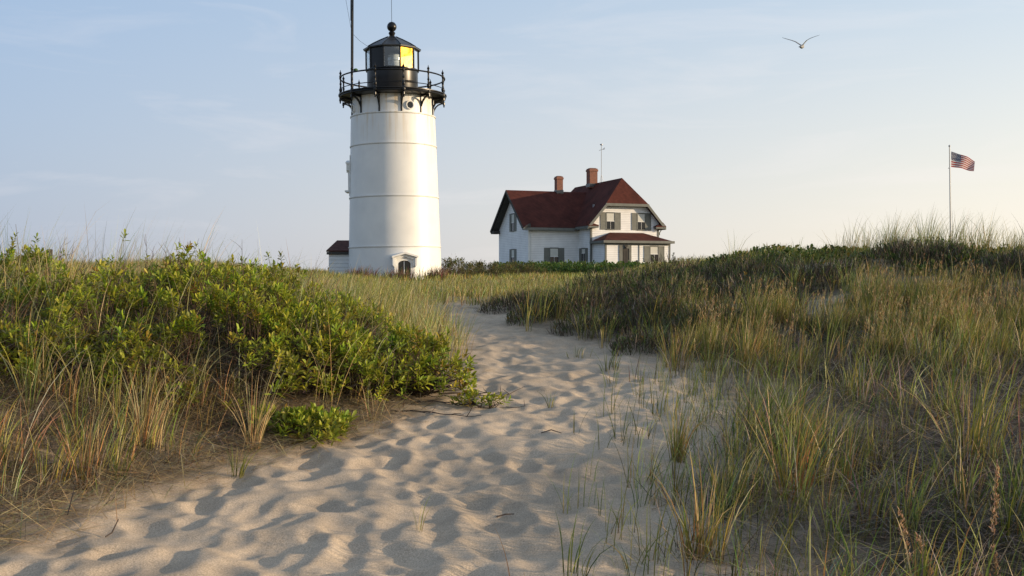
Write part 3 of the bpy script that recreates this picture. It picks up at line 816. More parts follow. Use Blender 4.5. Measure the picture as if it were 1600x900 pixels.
cover(7000, -1.5, 18, 70, 92, lambda x, y: sstep(76, 79, y + .35 * x + fbm(x * .3, y * .3) * 3),
      .75, .20, (.045, .085, .018), (.09, .15, .03), "rose_thicket", "green rose thicket growing in front of the white house")

# brown brush right of the tower
GB = 'brown bushes between the tower and the house'
for (x, y, rx, h, lb) in [(-3.3, 60, 1.3, .95, "brown twiggy bush touching the right foot of the lighthouse"),
                          (-2.0, 64, 1.4, .85, "brown bush second from the lighthouse's right foot"),
                          (-.9, 68, 1.5, .75, "reddish brown bush midway between lighthouse and house"),
                          (.5, 73, 1.6, .80, "greenish brown bush in front of the house's left corner")]:
    shrub("brown_bush", x, y, rx, rx * .8, h, 620, .13, lb, GB, 'bush', np.array([.075, .085, .03]), np.array([.15, .15, .05]), np.array([.14, .10, .08]), bare=60, nl=5)
# reddish weeds at the tower's foot (uncountable)
cw = scatter(420, -8.3, -3.4, 52.5, 54.2, lambda x, y: .55 + .4 * np.sin(x * 3))
wz = ground_z(cw[:, 0], cw[:, 1])
PAL['weed'] = ((.16, .09, .06), (.20, .10, .085))
stuff_blades([tuft_field(cw, 6, (.35, .8), (.016, .035), .12, {'weed': 4, 'tan': .8, 'deep': 1}, nseg=4)], "weeds", "reddish brown weeds growing along the lighthouse's foot")

# pink seed stalks in the lower right corner
PAL['spike'] = ((.38, .22, .10), (.62, .42, .28))
def seed_stalk(x, y, h, lean, label):
    root = empty("seed_stalk", (x, y, gz1(x, y))); tag(root, label, "seed stalk", "pinkish seed stalks in the lower right corner")
    top = np.array([lean * h, random.uniform(-.04, .04), h])
    V, q_, c = tubes(np.array([[0, 0, 0.]]), top[None], np.array([.0045]), np.array([.002]), np.array([.24, .15, .05]), .03, 6)
    o = np_mesh("stem", V, q_, None, c, M_TWIG); o.parent = root
    n = int(100 * h / .4); f = rng.uniform(.42, 1.02, n)
    P = top[None] * f[:, None] + rng.normal(0, .007, (n, 3)) * (1.3 - f)[:, None] * 2
    side = f < .72
    cb, ct = pal_cols(n, {'spike': 1})
    V, q_, c = blades(P, rng.uniform(.012, .030, n), rng.uniform(.006, .011, n), rng.uniform(0, 6.28, n), rng.uniform(.2, .9, n), rng.uniform(-.4, .6, n), cb, ct, 2)
    o = np_mesh("seed_head", V, q_, None, c, M_GRASS); o.parent = root

for a in [(2.02, 5.25, .42, -.2, "seed stalk leaning left, leftmost of the pinkish ones"), (2.10, 5.15, .34, -.35, "short seed stalk leaning far left beside the leftmost one"),
          (2.45, 5.4, .60, .05, "tallest pinkish seed stalk, upright with a side spike"), (2.36, 5.1, .28, -.1, "small pink spike below the tallest seed stalk"),
          (2.55, 5.0, .33, .08, "pink spike with a hooked tip right of the tallest stalk"), (2.78, 5.6, .50, .12, "thick dull seed stalk standing behind the bright ones"),
          (2.68, 5.05, .34, .1, "rightmost bright pink spike near the right border"), (2.28, 5.05, .22, -.3, "lowest tiny pink spike at the front edge")]:
    seed_stalk(*a)

# ------------------------------------------------------------------ lighthouse
def white_tower_mat():
    m, t, n, b = mat_new("white painted iron")
    tc = n.new("ShaderNodeTexCoord"); sp = n.new("ShaderNodeSeparateXYZ"); t.links.new(tc.outputs['Object'], sp.inputs[0])
    mp = n.new("ShaderNodeMapping"); mp.inputs['Scale'].default_value = (3.2, 3.2, .22); t.links.new(tc.outputs['Object'], mp.inputs[0])
    nz = n.new("ShaderNodeTexNoise"); nz.inputs['Scale'].default_value = 1.6; nz.inputs['Detail'].default_value = 6; t.links.new(mp.outputs[0], nz.inputs[0])
    # rust runs down from the gallery, fading lower
    zr = n.new("ShaderNodeMapRange"); zr.inputs['From Min'].default_value = 6.4; zr.inputs['From Max'].default_value = 9.7
    t.links.new(sp.outputs['Z'], zr.inputs['Value'])
    rr = n.new("ShaderNodeMapRange"); rr.inputs['From Min'].default_value = .50; rr.inputs['From Max'].default_value = .72
    t.links.new(nz.outputs['Fac'], rr.inputs['Value'])
    mu = n.new("ShaderNodeMath"); mu.operation = 'MULTIPLY'; t.links.new(zr.outputs[0], mu.inputs[0]); t.links.new(rr.outputs[0], mu.inputs[1])
    n2 = n.new("ShaderNodeTexNoise"); n2.inputs['Scale'].default_value = 1.1; n2.inputs['Detail'].default_value = 8; t.links.new(tc.outputs['Object'], n2.inputs[0])
    r2 = n.new("ShaderNodeValToRGB"); r2.color_ramp.elements[0].position = .3; r2.color_ramp.elements[0].color = (.68, .685, .68, 1)
    r2.color_ramp.elements[1].position = .7; r2.color_ramp.elements[1].color = (.76, .76, .745, 1)
    t.links.new(n2.outputs['Fac'], r2.inputs[0])
    mx = n.new("ShaderNodeMixRGB"); t.links.new(mu.outputs[0], mx.inputs[0]); t.links.new(r2.outputs[0], mx.inputs[1]); mx.inputs[2].default_value = (.58, .46, .30, 1)
    t.links.new(mx.outputs[0], b.inputs['Base Color'])
    b.inputs['Roughness'].default_value = .42
    bp = n.new("ShaderNodeBump"); bp.inputs['Strength'].default_value = .10; bp.inputs['Distance'].default_value = .03
    t.links.new(n2.outputs['Fac'], bp.inputs['Height']); t.links.new(bp.outputs[0], b.inputs['Normal'])
    return m
M_TOWER = white_tower_mat()
M_WHITE = simple("white paint", (.76, .76, .74), .5, var=.05)
M_SEAM = simple("weathered seam", (.5, .5, .47), .7)
M_BLACK = simple("black iron paint", (.008, .008, .009), .33, var=.3, spec=.35)
M_ROOFB = simple("black lantern roof", (.030, .034, .040), .34, var=.25)
M_DGLASS = simple("dark window glass", (.012, .014, .017), .10, var=.2, spec=.4)

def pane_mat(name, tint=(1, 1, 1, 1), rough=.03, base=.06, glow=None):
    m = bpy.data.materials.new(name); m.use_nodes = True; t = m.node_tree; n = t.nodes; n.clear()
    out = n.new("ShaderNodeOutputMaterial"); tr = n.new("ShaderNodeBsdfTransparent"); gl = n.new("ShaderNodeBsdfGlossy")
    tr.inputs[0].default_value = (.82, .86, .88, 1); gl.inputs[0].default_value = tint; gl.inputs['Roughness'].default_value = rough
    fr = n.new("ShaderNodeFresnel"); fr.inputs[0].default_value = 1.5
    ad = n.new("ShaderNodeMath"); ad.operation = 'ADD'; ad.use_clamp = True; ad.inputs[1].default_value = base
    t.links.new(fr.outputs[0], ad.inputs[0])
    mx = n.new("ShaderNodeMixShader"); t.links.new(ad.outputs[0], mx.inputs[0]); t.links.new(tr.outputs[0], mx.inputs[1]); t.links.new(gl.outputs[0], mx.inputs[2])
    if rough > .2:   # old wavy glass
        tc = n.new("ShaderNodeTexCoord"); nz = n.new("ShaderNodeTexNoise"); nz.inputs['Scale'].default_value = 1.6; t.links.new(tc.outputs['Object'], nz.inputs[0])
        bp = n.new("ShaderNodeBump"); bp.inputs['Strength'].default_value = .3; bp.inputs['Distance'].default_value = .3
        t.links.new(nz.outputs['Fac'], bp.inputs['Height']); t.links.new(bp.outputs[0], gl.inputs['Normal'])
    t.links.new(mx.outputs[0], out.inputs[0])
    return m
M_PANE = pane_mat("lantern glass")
M_PANE_SUN_GLARE = pane_mat("sun glare lantern glass", (1.0, .62, .09, 1), .42, .14)  # gloss colour tinted gold to imitate the low sun's reflection

TX, TY = -6.29, 57.0
TANG = math.atan2(6.29, 57.0)
TZ = EYE
lh = empty("lighthouse", (TX, TY, TZ - .35), rot=(0, R(-.75), TANG))
tag(lh, "tall white lighthouse with a black lantern room and railed gallery", "lighthouse")
Z0 = .35   # local z of eye level
def L_(z): return z + Z0
def rt(z): return 2.5 - (2.5 - 2.246) * (z / 8.95)
def polar(r, phi, z): # phi: 0 towards the camera, + to the right
    return Vector((r * math.sin(R(phi)), -r * math.cos(R(phi)), L_(z)))
mb = MB()
mb.lathe([(rt(-.9), L_(-1.2)), (rt(0), L_(0)), (rt(1.68), L_(1.68)), (rt(4.32), L_(4.32)), (rt(7.06), L_(7.06)), (rt(8.65), L_(8.65)), (2.20, L_(8.68)), (2.20, L_(9.66))], 96)
mb.build("tower", M_TOWER, lh, True)
for z in (1.68, 4.32, 7.06, 8.65):
    mb = MB(); r = rt(z)
    mb.lathe([(r - .05, L_(z - .045)), (r + .035, L_(z - .035)), (r + .04, L_(z + .02)), (r - .05, L_(z + .035))], 96)
    mb.build("band", M_TOWER, lh, True)
    mb = MB(); mb.lathe([(r - .02, L_(z - .065)), (r + .016, L_(z - .062)), (r + .016, L_(z - .046)), (r - .02, L_(z - .0455))], 96)
    mb.build("seam", M_SEAM, lh, True)
# portholes
for phi in (23, -70):
    mb = MB(); c = polar(2.20, phi, 9.02); d = Vector((math.sin(R(phi)), -math.cos(R(phi)), 0))
    Mx = Matrix.Translation(c) @ d.to_track_quat('Z', 'Y').to_matrix().to_4x4()
    mb.lathe([(.235, -.05), (.235, .07), (.20, .09), (.165, .06), (.165, -.02)], 28, M=Mx)
    p = mb.build("porthole", M_WHITE, lh, True)
    mb = MB(); mb.lathe([(.163, .0), (.163, .03)], 28, M=Mx); g = mb.build("pane", M_DGLASS, p)
# gallery
mb = MB()
mb.lathe([(2.15, L_(9.60)), (2.74, L_(9.63)), (2.84, L_(9.66)), (2.86, L_(9.70)), (2.84, L_(9.76)), (2.90, L_(9.79)), (2.90, L_(9.83)), (1.2, L_(9.84))], 96)
gal = mb.build("gallery_deck", M_BLACK, lh, True)
for k in range(12):
    phi = 11.5 + 30 * k
    a = R(phi); e = Vector((math.sin(a), -math.cos(a), 0)); tdir = Vector((math.cos(a), math.sin(a), 0))
    mb = MB()
    def P2(r, z, s): return e * r + tdir * s + Vector((0, 0, L_(z)))
    outer = [(2.215, 8.66), (2.23, 8.90), (2.29, 9.10), (2.39, 9.27), (2.53, 9.40), (2.70, 9.47), (2.86, 9.49)]
    inner = [(2.86, 9.59), (2.68, 9.58), (2.48, 9.50), (2.33, 9.36), (2.24, 9.18)]
    for lst in (outer,):
        for i in range(len(outer) - 1):
            (r0, z0), (r1, z1) = outer[i], outer[i + 1]
            n_ = Vector((-(z1 - z0), (r1 - r0))).normalized() * .075
            mb.prism([P2(r0, z0, -.04), P2(r1, z1, -.04), P2(r1 + n_[0], z1 + n_[1], -.04), P2(r0 + n_[0], z0 + n_[1], -.04)], tdir * .08)
    mb.prism([P2(2.21, 9.50, -.035), P2(2.87, 9.56, -.035), P2(2.87, 9.62, -.035), P2(2.21, 9.60, -.035)], tdir * .07)
    mb.prism([P2(2.205, 8.62, -.035), P2(2.26, 8.62, -.035), P2(2.26, 9.55, -.035), P2(2.205, 9.55, -.035)], tdir * .07)
    mb.lathe([(.02, -.14), (.045, -.10), (.03, -.06), (.06, 0), (.06, .12)], 10, c=tuple(P2(2.83, 9.45, 0)))
    mb.build("bracket", M_BLACK, lh)
    mb = MB()
    c = polar(2.80, phi, 9.83)
    prof = [(.075, -.16), (.085, -.10), (.075, 0), (.06, .05), (.045, .10), (.06, .16), (.065, .22), (.038, .30), (.03, .46), (.048, .52), (.03, .58), (.028, .82), (.045, .86), (.05, .92), (.04, .97), (.022, 1.0), (.045, 1.05), (.05, 1.09), (.03, 1.14), (.012, 1.19), (.006, 1.26)]
    mb.lathe([(r_ * 1.3 + .004, z_) for r_, z_ in prof], 12, c=tuple(c))
    mb.build("railing_post", M_BLACK, lh, True)
for (dz, rr_) in ((.90, .042), (.26, .022)):
    mb = MB(); mb.tube([polar(2.80, 360 * k / 72, 9.83 + dz) for k in range(72)], rr_, 8, True)
    mb.build("rail", M_BLACK, lh, True)
# lantern room
mb = MB(); mb.lathe([(1.33, L_(9.84)), (1.36, L_(9.95)), (1.36, L_(11.08)), (1.42, L_(11.12)), (1.42, L_(11.18)), (1.1, L_(11.19))], 80)
mb.build("parapet", M_BLACK, lh, True)
angs = [17 + 36 * k for k in range(10)]
RG = 1.42; ZB, ZT = 11.18, 12.25
for k, a in enumerate(angs):
    mb = MB(); c = polar(RG - .02, a, ZB - .02); Mx = Matrix.Translation(c) @ Matrix.Rotation(R(a), 4, 'Z')
    mb.box(-.035, .035, -.04, .04, 0, ZT - ZB + .04, Mx)
    mb.build("mullion", M_BLACK, lh)
    a2 = a + 36
    p0, p1 = polar(RG - .035, a + 1.6, ZB), polar(RG - .035, a2 - 1.6, ZB)
    up = Vector((0, 0, ZT - ZB)); inn = -((p0 + p1) / 2); inn.z = 0; inn.normalize()
    mb = MB(); 
    if (a % 360) in (341 - 36, 161, 197):     # -55 .. -19 : solid plate
        mb.prism([p0, p1, p1 + up, p0 + up], inn * .02); mb.build("blank_panel", M_BLACK, lh)
    else:
        mb.add([p0, p1, p1 + up, p0 + up], [(0, 1, 2, 3)])
        pn = mb.build("lantern_pane", M_PANE_SUN_GLARE if (a % 360) == 17 else M_PANE, lh)
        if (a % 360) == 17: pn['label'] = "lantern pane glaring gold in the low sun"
mb = MB()
def ring10(r, z, off=17): return [polar(r, off + 36 * k, z) for k in range(10)]
lv = [(1.40, 12.20), (1.53, 12.24), (1.54, 12.30), (1.18, 12.52), (.72, 12.76), (.26, 12.98), (.22, 13.0)]
vs, fs = [], []
for (r, z) in lv: vs += ring10(r, z)
for i in range(len(lv) - 1):
    for k in range(10):
        k2 = (k + 1) % 10; fs.append((i * 10 + k, i * 10 + k2, (i + 1) * 10 + k2, (i + 1) * 10 + k))
fs.append(list(range(10))); fs.append([60 + k for k in range(10)])
mb.add(vs, fs); rf = mb.build("lantern_roof", M_ROOFB, lh)
for a in angs:
    mb = MB(); mb.tube([polar(r + .01, a, z + .01) for (r, z) in lv[2:6]], .022, 6); mb.build("roof_rib", M_BLACK, rf)
mb = MB(); mb.lathe([(.27, 12.93), (.20, 13.0), (.13, 13.06), (.15, 13.12), (.185, 13.2), (.15, 13.27), (.10, 13.30), (.19, 13.36), (.245, 13.45), (.26, 13.55), (.235, 13.66), (.16, 13.76), (.05, 13.81)], 24, c=(0, 0, Z0))
mb.build("ventilator_ball", M_BLACK, lh, True)
mb = MB(); mb.tube([(0, 0, L_(13.78)), (0, 0, L_(17))], .012, 6); mb.build("lightning_rod", M_BLACK, lh)
# lamp and lens inside
mb = MB(); mb.lathe([(.22, 11.0), (.22, 11.35), (.16, 11.4), (.30, 11.42), (.34, 11.5), (.36, 11.62), (.33, 11.66), (.38, 11.72), (.38, 11.86), (.33, 11.92), (.34, 11.98), (.25, 12.08), (.08, 12.12)], 28, c=(.12, 0, Z0))
mb.build("lens", simple("lens glass", (.72, .76, .78), .12, spec=.9), lh, True)
# windows of the tower
def tower_window(phi, zb, zt, w, hood, pj=1.0):
    a = R(phi); e = Vector((math.sin(a), -math.cos(a), 0)); s = Vector((math.cos(a), math.sin(a), 0))
    r = rt(zb)
    def Q(u, z, o): return s * u + e * (r + (o * pj if o > 0 else o)) + Vector((0, 0, L_(z)))
    zm = zt - w * .28
    arch = [(-w / 2, zb), (w / 2, zb), (w / 2, zm)] + [(w / 2 * math.cos(t), zm + (zt - zm) * math.sin(t)) for t in [math.pi * k / 10 for k in range(1, 10)]] + [(-w / 2, zm)]
    W2 = w / 2 + .20
    # casing: jambs and an arched head built as one ring
    mb = MB(); outer = [(-W2, zb - .02), (W2, zb - .02), (W2, zm)] + [(W2 * math.cos(t), zm + (zt - zm + .20) * math.sin(t)) for t in [math.pi * k / 10 for k in range(1, 10)]] + [(-W2, zm)]
    n = len(arch)
    for i in range(n):
        j = (i + 1) % n
        if i == 0: continue
        mb.prism([Q(*arch[i], -.25), Q(*arch[j], -.25), Q(*outer[j], -.25), Q(*outer[i], -.25)], e * (.25 + .12 * pj))
    mb.box(-W2 - .06, W2 + .06, -.22, .22, 0, .09, Matrix.Translation(Q(0, zb - .10, 0)) @ Matrix.Rotation(a, 4, 'Z'))
    f = mb.build("window_casing", M_WHITE, lh)
    # pediment hood on side pilasters
    hw = W2 + .16; zh = zt + .16
    mb = MB()
    mb.prism([Q(-hw, zh - .02, -.2), Q(-hw, zh + .07, -.2), Q(0, zh + hood + .08, -.2), Q(hw, zh + .07, -.2), Q(hw, zh - .02, -.2), Q(0, zh + hood - .02, -.2)], e * (.2 + .36 * pj))
    mb.prism([Q(-W2, zm - .1, -.2), Q(-W2, zh, -.2), Q(0, zh + hood - .02, -.2), Q(W2, zh, -.2), Q(W2, zm - .1, -.2), Q(W2 - .08, zm - .1, -.2), Q(W2 - .08, zh - .12, -.2), Q(0, zh + hood - .16, -.2), Q(-W2 + .08, zh - .12, -.2), Q(-W2 + .08, zm - .1, -.2)], e * (.2 + .22 * pj))
    for sg in (-1, 1):
        mb.prism([Q(sg * (W2 + .01), zm - .18, -.2), Q(sg * (W2 + .11), zm - .05, -.2), Q(sg * (W2 + .11), zh, -.2), Q(sg * (W2 + .01), zh, -.2)], e * (.2 + .28 * pj))
    mb.build("window_hood", M_WHITE, lh)
    mb = MB(); mb.prism([Q(u, z, -.02) for (u, z) in arch], e * .02)
    g = mb.build("window_pane", M_DGLASS, lh)
    mb = MB(); mb.box(-.018, .018, -.01, .03, 0, zt - zb - .01, Matrix.Translation(Q(0, zb + .005, .02)) @ Matrix.Rotation(a, 4, 'Z'))
    mb.build("glazing_bar", M_WHITE, g)
tower_window(10.5, -.28, .92, .66, .20)
tower_window(-95, 4.75, 6.00, .50, .14, .4)
# conduit on the left flank
mb = MB(); mb.tube([polar(rt(z) + .03, -80, z) for z in (4.4, 5, 5.8, 6.6)], .025, 6); mb.build("conduit", M_WHITE, lh)

# mast on the gallery, rests on it: a thing of its own
mx_ = lh.matrix_basis
bpy.context.view_layer.update()
Mw = Matrix.Translation(lh.location) @ lh.rotation_euler.to_matrix().to_4x4()
pb = Mw @ polar(2.72, -51, 9.84)
mast = empty("radio_mast", pb, rot=(0, R(.2), 0)); tag(mast, "tall black radio mast rising from the left of the lighthouse gallery", "mast")
mb = MB(); mb.tube([(0, 0, -.02), (0, 0, 4.1)], .062, 10); mb.build("pole", M_BLACK, mast, True)
mb = MB(); mb.tube([(.03, 0, 1.0), (.045, 0, 9.0)], .05, 8); mb.tube([(-.05, 0, 3.6), (-.05, 0, 9.0)], .035, 8); mb.build("antenna", M_BLACK, mast, True)
mb = MB(); mb.lathe([(.03, -.06), (.10, -.04), (.12, .03), (.06, .08)], 12, c=(.20, 0, 1.03)); mb.tube([(0, 0, 1.0), (.2, 0, 1.0)], .015, 6)
mb.build("bracket_lamp", simple("green casing", (.05, .12, .05), .5), mast)
mb = MB(); rp = Mw @ polar(1.5, -60, 12.32) - Vector(pb)
mb.tube([(0, 0, 2.95), (rp.x * .5, rp.y * .5, (2.95 + rp.z) / 2 - .06), tuple(rp)], .008, 5)
mb.tube([(0, 0, 2.9), (-.45, 0, 5.4), (-.75, 0, 9)], .008, 5); mb.build("stay_wire", M_BLACK, mast)

# ------------------------------------------------------------------ building materials
def clap_mat(name, col, pitch=.16):
    m, t, n, b = mat_new(name)
    tc = n.new("ShaderNodeTexCoord"); sp = n.new("ShaderNodeSeparateXYZ"); t.links.new(tc.outputs['Object'], sp.inputs[0])
    dv = n.new("ShaderNodeMath"); dv.operation = 'DIVIDE'; dv.inputs[1].default_value = pitch; t.links.new(sp.outputs['Z'], dv.inputs[0])
    fr = n.new("ShaderNodeMath"); fr.operation = 'FRACT'; t.links.new(dv.outputs[0], fr.inputs[0])
    r = n.new("ShaderNodeValToRGB"); r.color_ramp.elements[0].position = .0; r.color_ramp.elements[0].color = (.45, .45, .45, 1)  # shadow line under each board lap, painted into the wall colour
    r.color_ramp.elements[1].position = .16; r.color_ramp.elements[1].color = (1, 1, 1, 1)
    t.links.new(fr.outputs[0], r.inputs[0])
    nz = n.new("ShaderNodeTexNoise"); nz.inputs['Scale'].default_value = 1.3; nz.inputs['Detail'].default_value = 7; t.links.new(tc.outputs['Object'], nz.inputs[0])
    mr = n.new("ShaderNodeMapRange"); mr.inputs['From Min'].default_value = .3; mr.inputs['From Max'].default_value = .7; mr.inputs['To Min'].default_value = .90; mr.inputs['To Max'].default_value = 1.04
    t.links.new(nz.outputs['Fac'], mr.inputs['Value'])
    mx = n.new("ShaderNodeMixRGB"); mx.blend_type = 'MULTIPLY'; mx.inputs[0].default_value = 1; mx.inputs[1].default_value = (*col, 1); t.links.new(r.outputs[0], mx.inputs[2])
    sc2 = n.new("ShaderNodeVectorMath"); sc2.operation = 'SCALE'; t.links.new(mx.outputs[0], sc2.inputs[0]); t.links.new(mr.outputs[0], sc2.inputs['Scale'])
    t.links.new(sc2.outputs[0], b.inputs['Base Color']); b.inputs['Roughness'].default_value = .6
    bp = n.new("ShaderNodeBump"); bp.inputs['Strength'].default_value = .5; bp.inputs['Distance'].default_value = .02; bp.invert = True
    t.links.new(fr.outputs[0], bp.inputs['Height']); t.links.new(bp.outputs[0], b.inputs['Normal'])
    return m
def roof_mat():
    m, t, n, b = mat_new("red shingles")
    tc = n.new("ShaderNodeTexCoord"); sp = n.new("ShaderNodeSeparateXYZ"); t.links.new(tc.outputs['Object'], sp.inputs[0])
    dv = n.new("ShaderNodeMath"); dv.operation = 'DIVIDE'; dv.inputs[1].default_value = .14; t.links.new(sp.outputs['Z'], dv.inputs[0])
    fr = n.new("ShaderNodeMath"); fr.operation = 'FRACT'; t.links.new(dv.outputs[0], fr.inputs[0])
    fl = n.new("ShaderNodeMath"); fl.operation = 'FLOOR'; t.links.new(dv.outputs[0], fl.inputs[0])
    mp = n.new("ShaderNodeCombineXYZ"); ax = n.new("ShaderNodeMath"); ax.operation = 'ADD'; t.links.new(sp.outputs['X'], ax.inputs[0]); t.links.new(sp.outputs['Y'], ax.inputs[1])
    t.links.new(ax.outputs[0], mp.inputs[0]); t.links.new(fl.outputs[0], mp.inputs[1])
    wn = n.new("ShaderNodeTexNoise"); wn.inputs['Scale'].default_value = 3.0; wn.inputs['Detail'].default_value = 3; t.links.new(mp.outputs[0], wn.inputs[0])
    nz = n.new("ShaderNodeTexNoise"); nz.inputs['Scale'].default_value = .8; nz.inputs['Detail'].default_value = 6; t.links.new(tc.outputs['Object'], nz.inputs[0])
    a = n.new("ShaderNodeMath"); a.operation = 'ADD'; t.links.new(wn.outputs['Fac'], a.inputs[0]); t.links.new(nz.outputs['Fac'], a.inputs[1])
    r = n.new("ShaderNodeValToRGB"); r.color_ramp.elements[0].position = .35; r.color_ramp.elements[0].color = (.050, .017, .014, 1)
    r.color_ramp.elements[1].position = .65; r.color_ramp.elements[1].color = (.12, .037, .028, 1)
    h = n.new("ShaderNodeMath"); h.operation = 'MULTIPLY'; h.inputs[1].default_value = .5; t.links.new(a.outputs[0], h.inputs[0]); t.links.new(h.outputs[0], r.inputs[0])
    r2 = n.new("ShaderNodeMapRange"); r2.inputs['From Max'].default_value = .2; r2.inputs['To Min'].default_value = .6; t.links.new(fr.outputs[0], r2.inputs['Value'])
    sc2 = n.new("ShaderNodeVectorMath"); sc2.operation = 'SCALE'; t.links.new(r.outputs[0], sc2.inputs[0]); t.links.new(r2.outputs[0], sc2.inputs['Scale'])
    t.links.new(sc2.outputs[0], b.inputs['Base Color']); b.inputs['Roughness'].default_value = .9; b.inputs['Specular IOR Level'].default_value = .15
    return m
def brick_mat():
    m, t, n, b = mat_new("red brick")
    tc = n.new("ShaderNodeTexCoord"); br = n.new("ShaderNodeTexBrick"); br.inputs['Scale'].default_value = 4.0
    mp = n.new("ShaderNodeMapping"); mp.inputs['Rotation'].default_value = (R(90), 0, 0); t.links.new(tc.outputs['Object'], mp.inputs[0]); t.links.new(mp.outputs[0], br.inputs[0])
    br.inputs['Color1'].default_value = (.26, .085, .045, 1); br.inputs['Color2'].default_value = (.17, .06, .04, 1); br.inputs['Mortar'].default_value = (.25, .20, .17, 1)
    t.links.new(br.outputs[0], b.inputs['Base Color']); b.inputs['Roughness'].default_value = .9
    return m
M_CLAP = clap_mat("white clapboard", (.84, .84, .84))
M_ROOF = roof_mat()
M_TRIM = simple("grey green trim", (.15, .155, .14), .6, var=.15)
M_SHUT = simple("grey green shutters", (.17, .175, .155), .6, var=.12)
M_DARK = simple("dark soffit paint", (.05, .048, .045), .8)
M_SHADE = simple("window blind", (.60, .60, .55), .7, var=.05)
M_BRICK = brick_mat()
M_DOOR = simple("dark door", (.035, .03, .025), .4)

# ------------------------------------------------------------------ keeper's house
HA = R(20)
HX, HY = 7.007, 94.0
house = empty("keeper_house", (HX, HY, EYE), HA)
tag(house, "white clapboard house with red hipped roof, brick chimneys and grey shutters", "house")
GB0 = .15   # wall foot, relative to eye level
ks = 1.156
def hm(a): return 4.7 + ks * (a + .43 if a < 3.385 else 7.2 - a)
mb = MB()   # main block
h0 = hm(0) - .14
mb.prism([(0, 0, GB0), (6.77, 0, GB0), (6.77, 0, h0), (5.40, 0, 6.52), (1.37, 0, 6.52), (0, 0, h0)], (0, 12, 0))
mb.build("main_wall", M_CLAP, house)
mb = MB()   # wing
mb.prism([(-4.83, 2.84, GB0), (-4.83, 10.94, GB0), (-4.83, 10.94, 4.85), (-4.83, 6.9, 8.08), (-4.83, 2.84, 4.85)], (4.9, 0, 0))
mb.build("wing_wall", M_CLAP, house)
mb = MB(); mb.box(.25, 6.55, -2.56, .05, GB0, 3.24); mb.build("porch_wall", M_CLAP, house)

def slab(mb, pts, th=.12):
    n = (Vector(pts[1]) - Vector(pts[0])).cross(Vector(pts[2]) - Vector(pts[0])).normalized()
    if n.z > 0: n = -n
    mb.prism(pts, n * th)
zr = hm(3.385)
mb = MB()
slab(mb, [(-.43, -.5, 4.7), (1.30, -.5, 6.7), (3.385, .65, zr), (3.385, 11.35, zr), (1.30, 12.5, 6.7), (-.43, 12.5, 4.7)])
slab(mb, [(7.20, -.5, 4.7), (5.47, -.5, 6.7), (3.385, .65, zr), (3.385, 11.35, zr), (5.47, 12.5, 6.7), (7.20, 12.5, 4.7)])
slab(mb, [(1.30, -.5, 6.7), (5.47, -.5, 6.7), (3.385, .65, zr)]); slab(mb, [(1.30, 12.5, 6.7), (5.47, 12.5, 6.7), (3.385, 11.35, zr)])
roof = mb.build("main_roof", M_ROOF, house)
mb = MB()
slab(mb, [(-5.53, 2.39, 4.6), (-.43, 2.39, 4.6), (2.72, 6.9, 8.25), (-5.53, 6.9, 8.25)])
slab(mb, [(-5.53, 11.41, 4.6), (-.43, 11.41, 4.6), (2.72, 6.9, 8.25), (-5.53, 6.9, 8.25)])
wroof = mb.build("wing_roof", M_ROOF, house)
mb = MB()
pe = 3.27; e0 = (-.05, -2.88, pe); e1 = (6.74, -2.88, pe); t0 = (1.88, .02, 4.12); t1 = (5.2, .02, 4.12)
slab(mb, [e0, e1, t1, t0], .08); slab(mb, [e0, (-.05, -.01, pe), t0], .08); slab(mb, [e1, (6.74, -.01, pe), t1], .08)
mb.build("porch_roof", M_ROOF, house)
# trims: fascias, rakes, gutters, corner boards
mb = MB()
def rake(mb, p, q, w=.22, out=(0, -.05, 0)):
    p, q = Vector(p), Vector(q); d = (q - p).normalized(); o = Vector(out); n = d.cross(o).normalized()
    if n.z > 0: n = -n
    mb.prism([p, q, q + n * w, p + n * w], o)
rake(mb, (-.45, -.503, 4.68), (1.30, -.503, 6.69)); rake(mb, (7.22, -.503, 4.68), (5.47, -.503, 6.69)); rake(mb, (1.24, -.507, 6.70), (5.53, -.507, 6.70), .24)
mb.build("rake_board", M_TRIM, house)
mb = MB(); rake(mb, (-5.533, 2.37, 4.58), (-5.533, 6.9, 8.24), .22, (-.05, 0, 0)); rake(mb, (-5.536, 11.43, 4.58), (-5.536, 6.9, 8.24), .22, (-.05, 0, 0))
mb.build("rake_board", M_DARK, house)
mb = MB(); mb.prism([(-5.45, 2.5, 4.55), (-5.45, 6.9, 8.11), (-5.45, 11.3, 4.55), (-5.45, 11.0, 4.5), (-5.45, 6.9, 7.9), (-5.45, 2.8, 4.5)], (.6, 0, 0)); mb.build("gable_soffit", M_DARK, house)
mb = MB()
mb.box(-.52, -.40, -.5, 2.3, 4.42, 4.66); mb.box(-5.5, -.52, 2.30, 2.42, 4.32, 4.57); mb.box(7.17, 7.28, -.5, 12.4, 4.42, 4.66)
mb.box(-.12, 6.80, -2.98, -2.88, 3.08, 3.30); mb.box(-.12, -.02, -2.878, -.02, 3.083, 3.297); mb.box(6.71, 6.80, -2.878, -.02, 3.083, 3.297)
mb.build("gutter", M_TRIM, house)
mb = MB()
mb.box(-.40, -.01, -.45, 2.3, 4.46, 4.52); mb.box(-5.45, -.02, 2.42, 2.83, 4.36, 4.42); mb.box(6.78, 7.17, -.45, 12.4, 4.46, 4.52)
mb.box(-.02, 6.71, -2.88, -2.565, 3.1, 3.16); mb.box(1.5, 5.3, -.49, -.01, 6.46, 6.50)
mb.build("soffit", M_DARK, house)
mb = MB()
mb.box(-.03, .14, -.03, .14, GB0, 4.45); mb.box(6.63, 6.80, -.03, .14, GB0, 4.45)
mb.box(.22, .36, -2.59, -2.45, GB0, 3.08); mb.box(6.44, 6.58, -2.59, -2.45, GB0, 3.08)
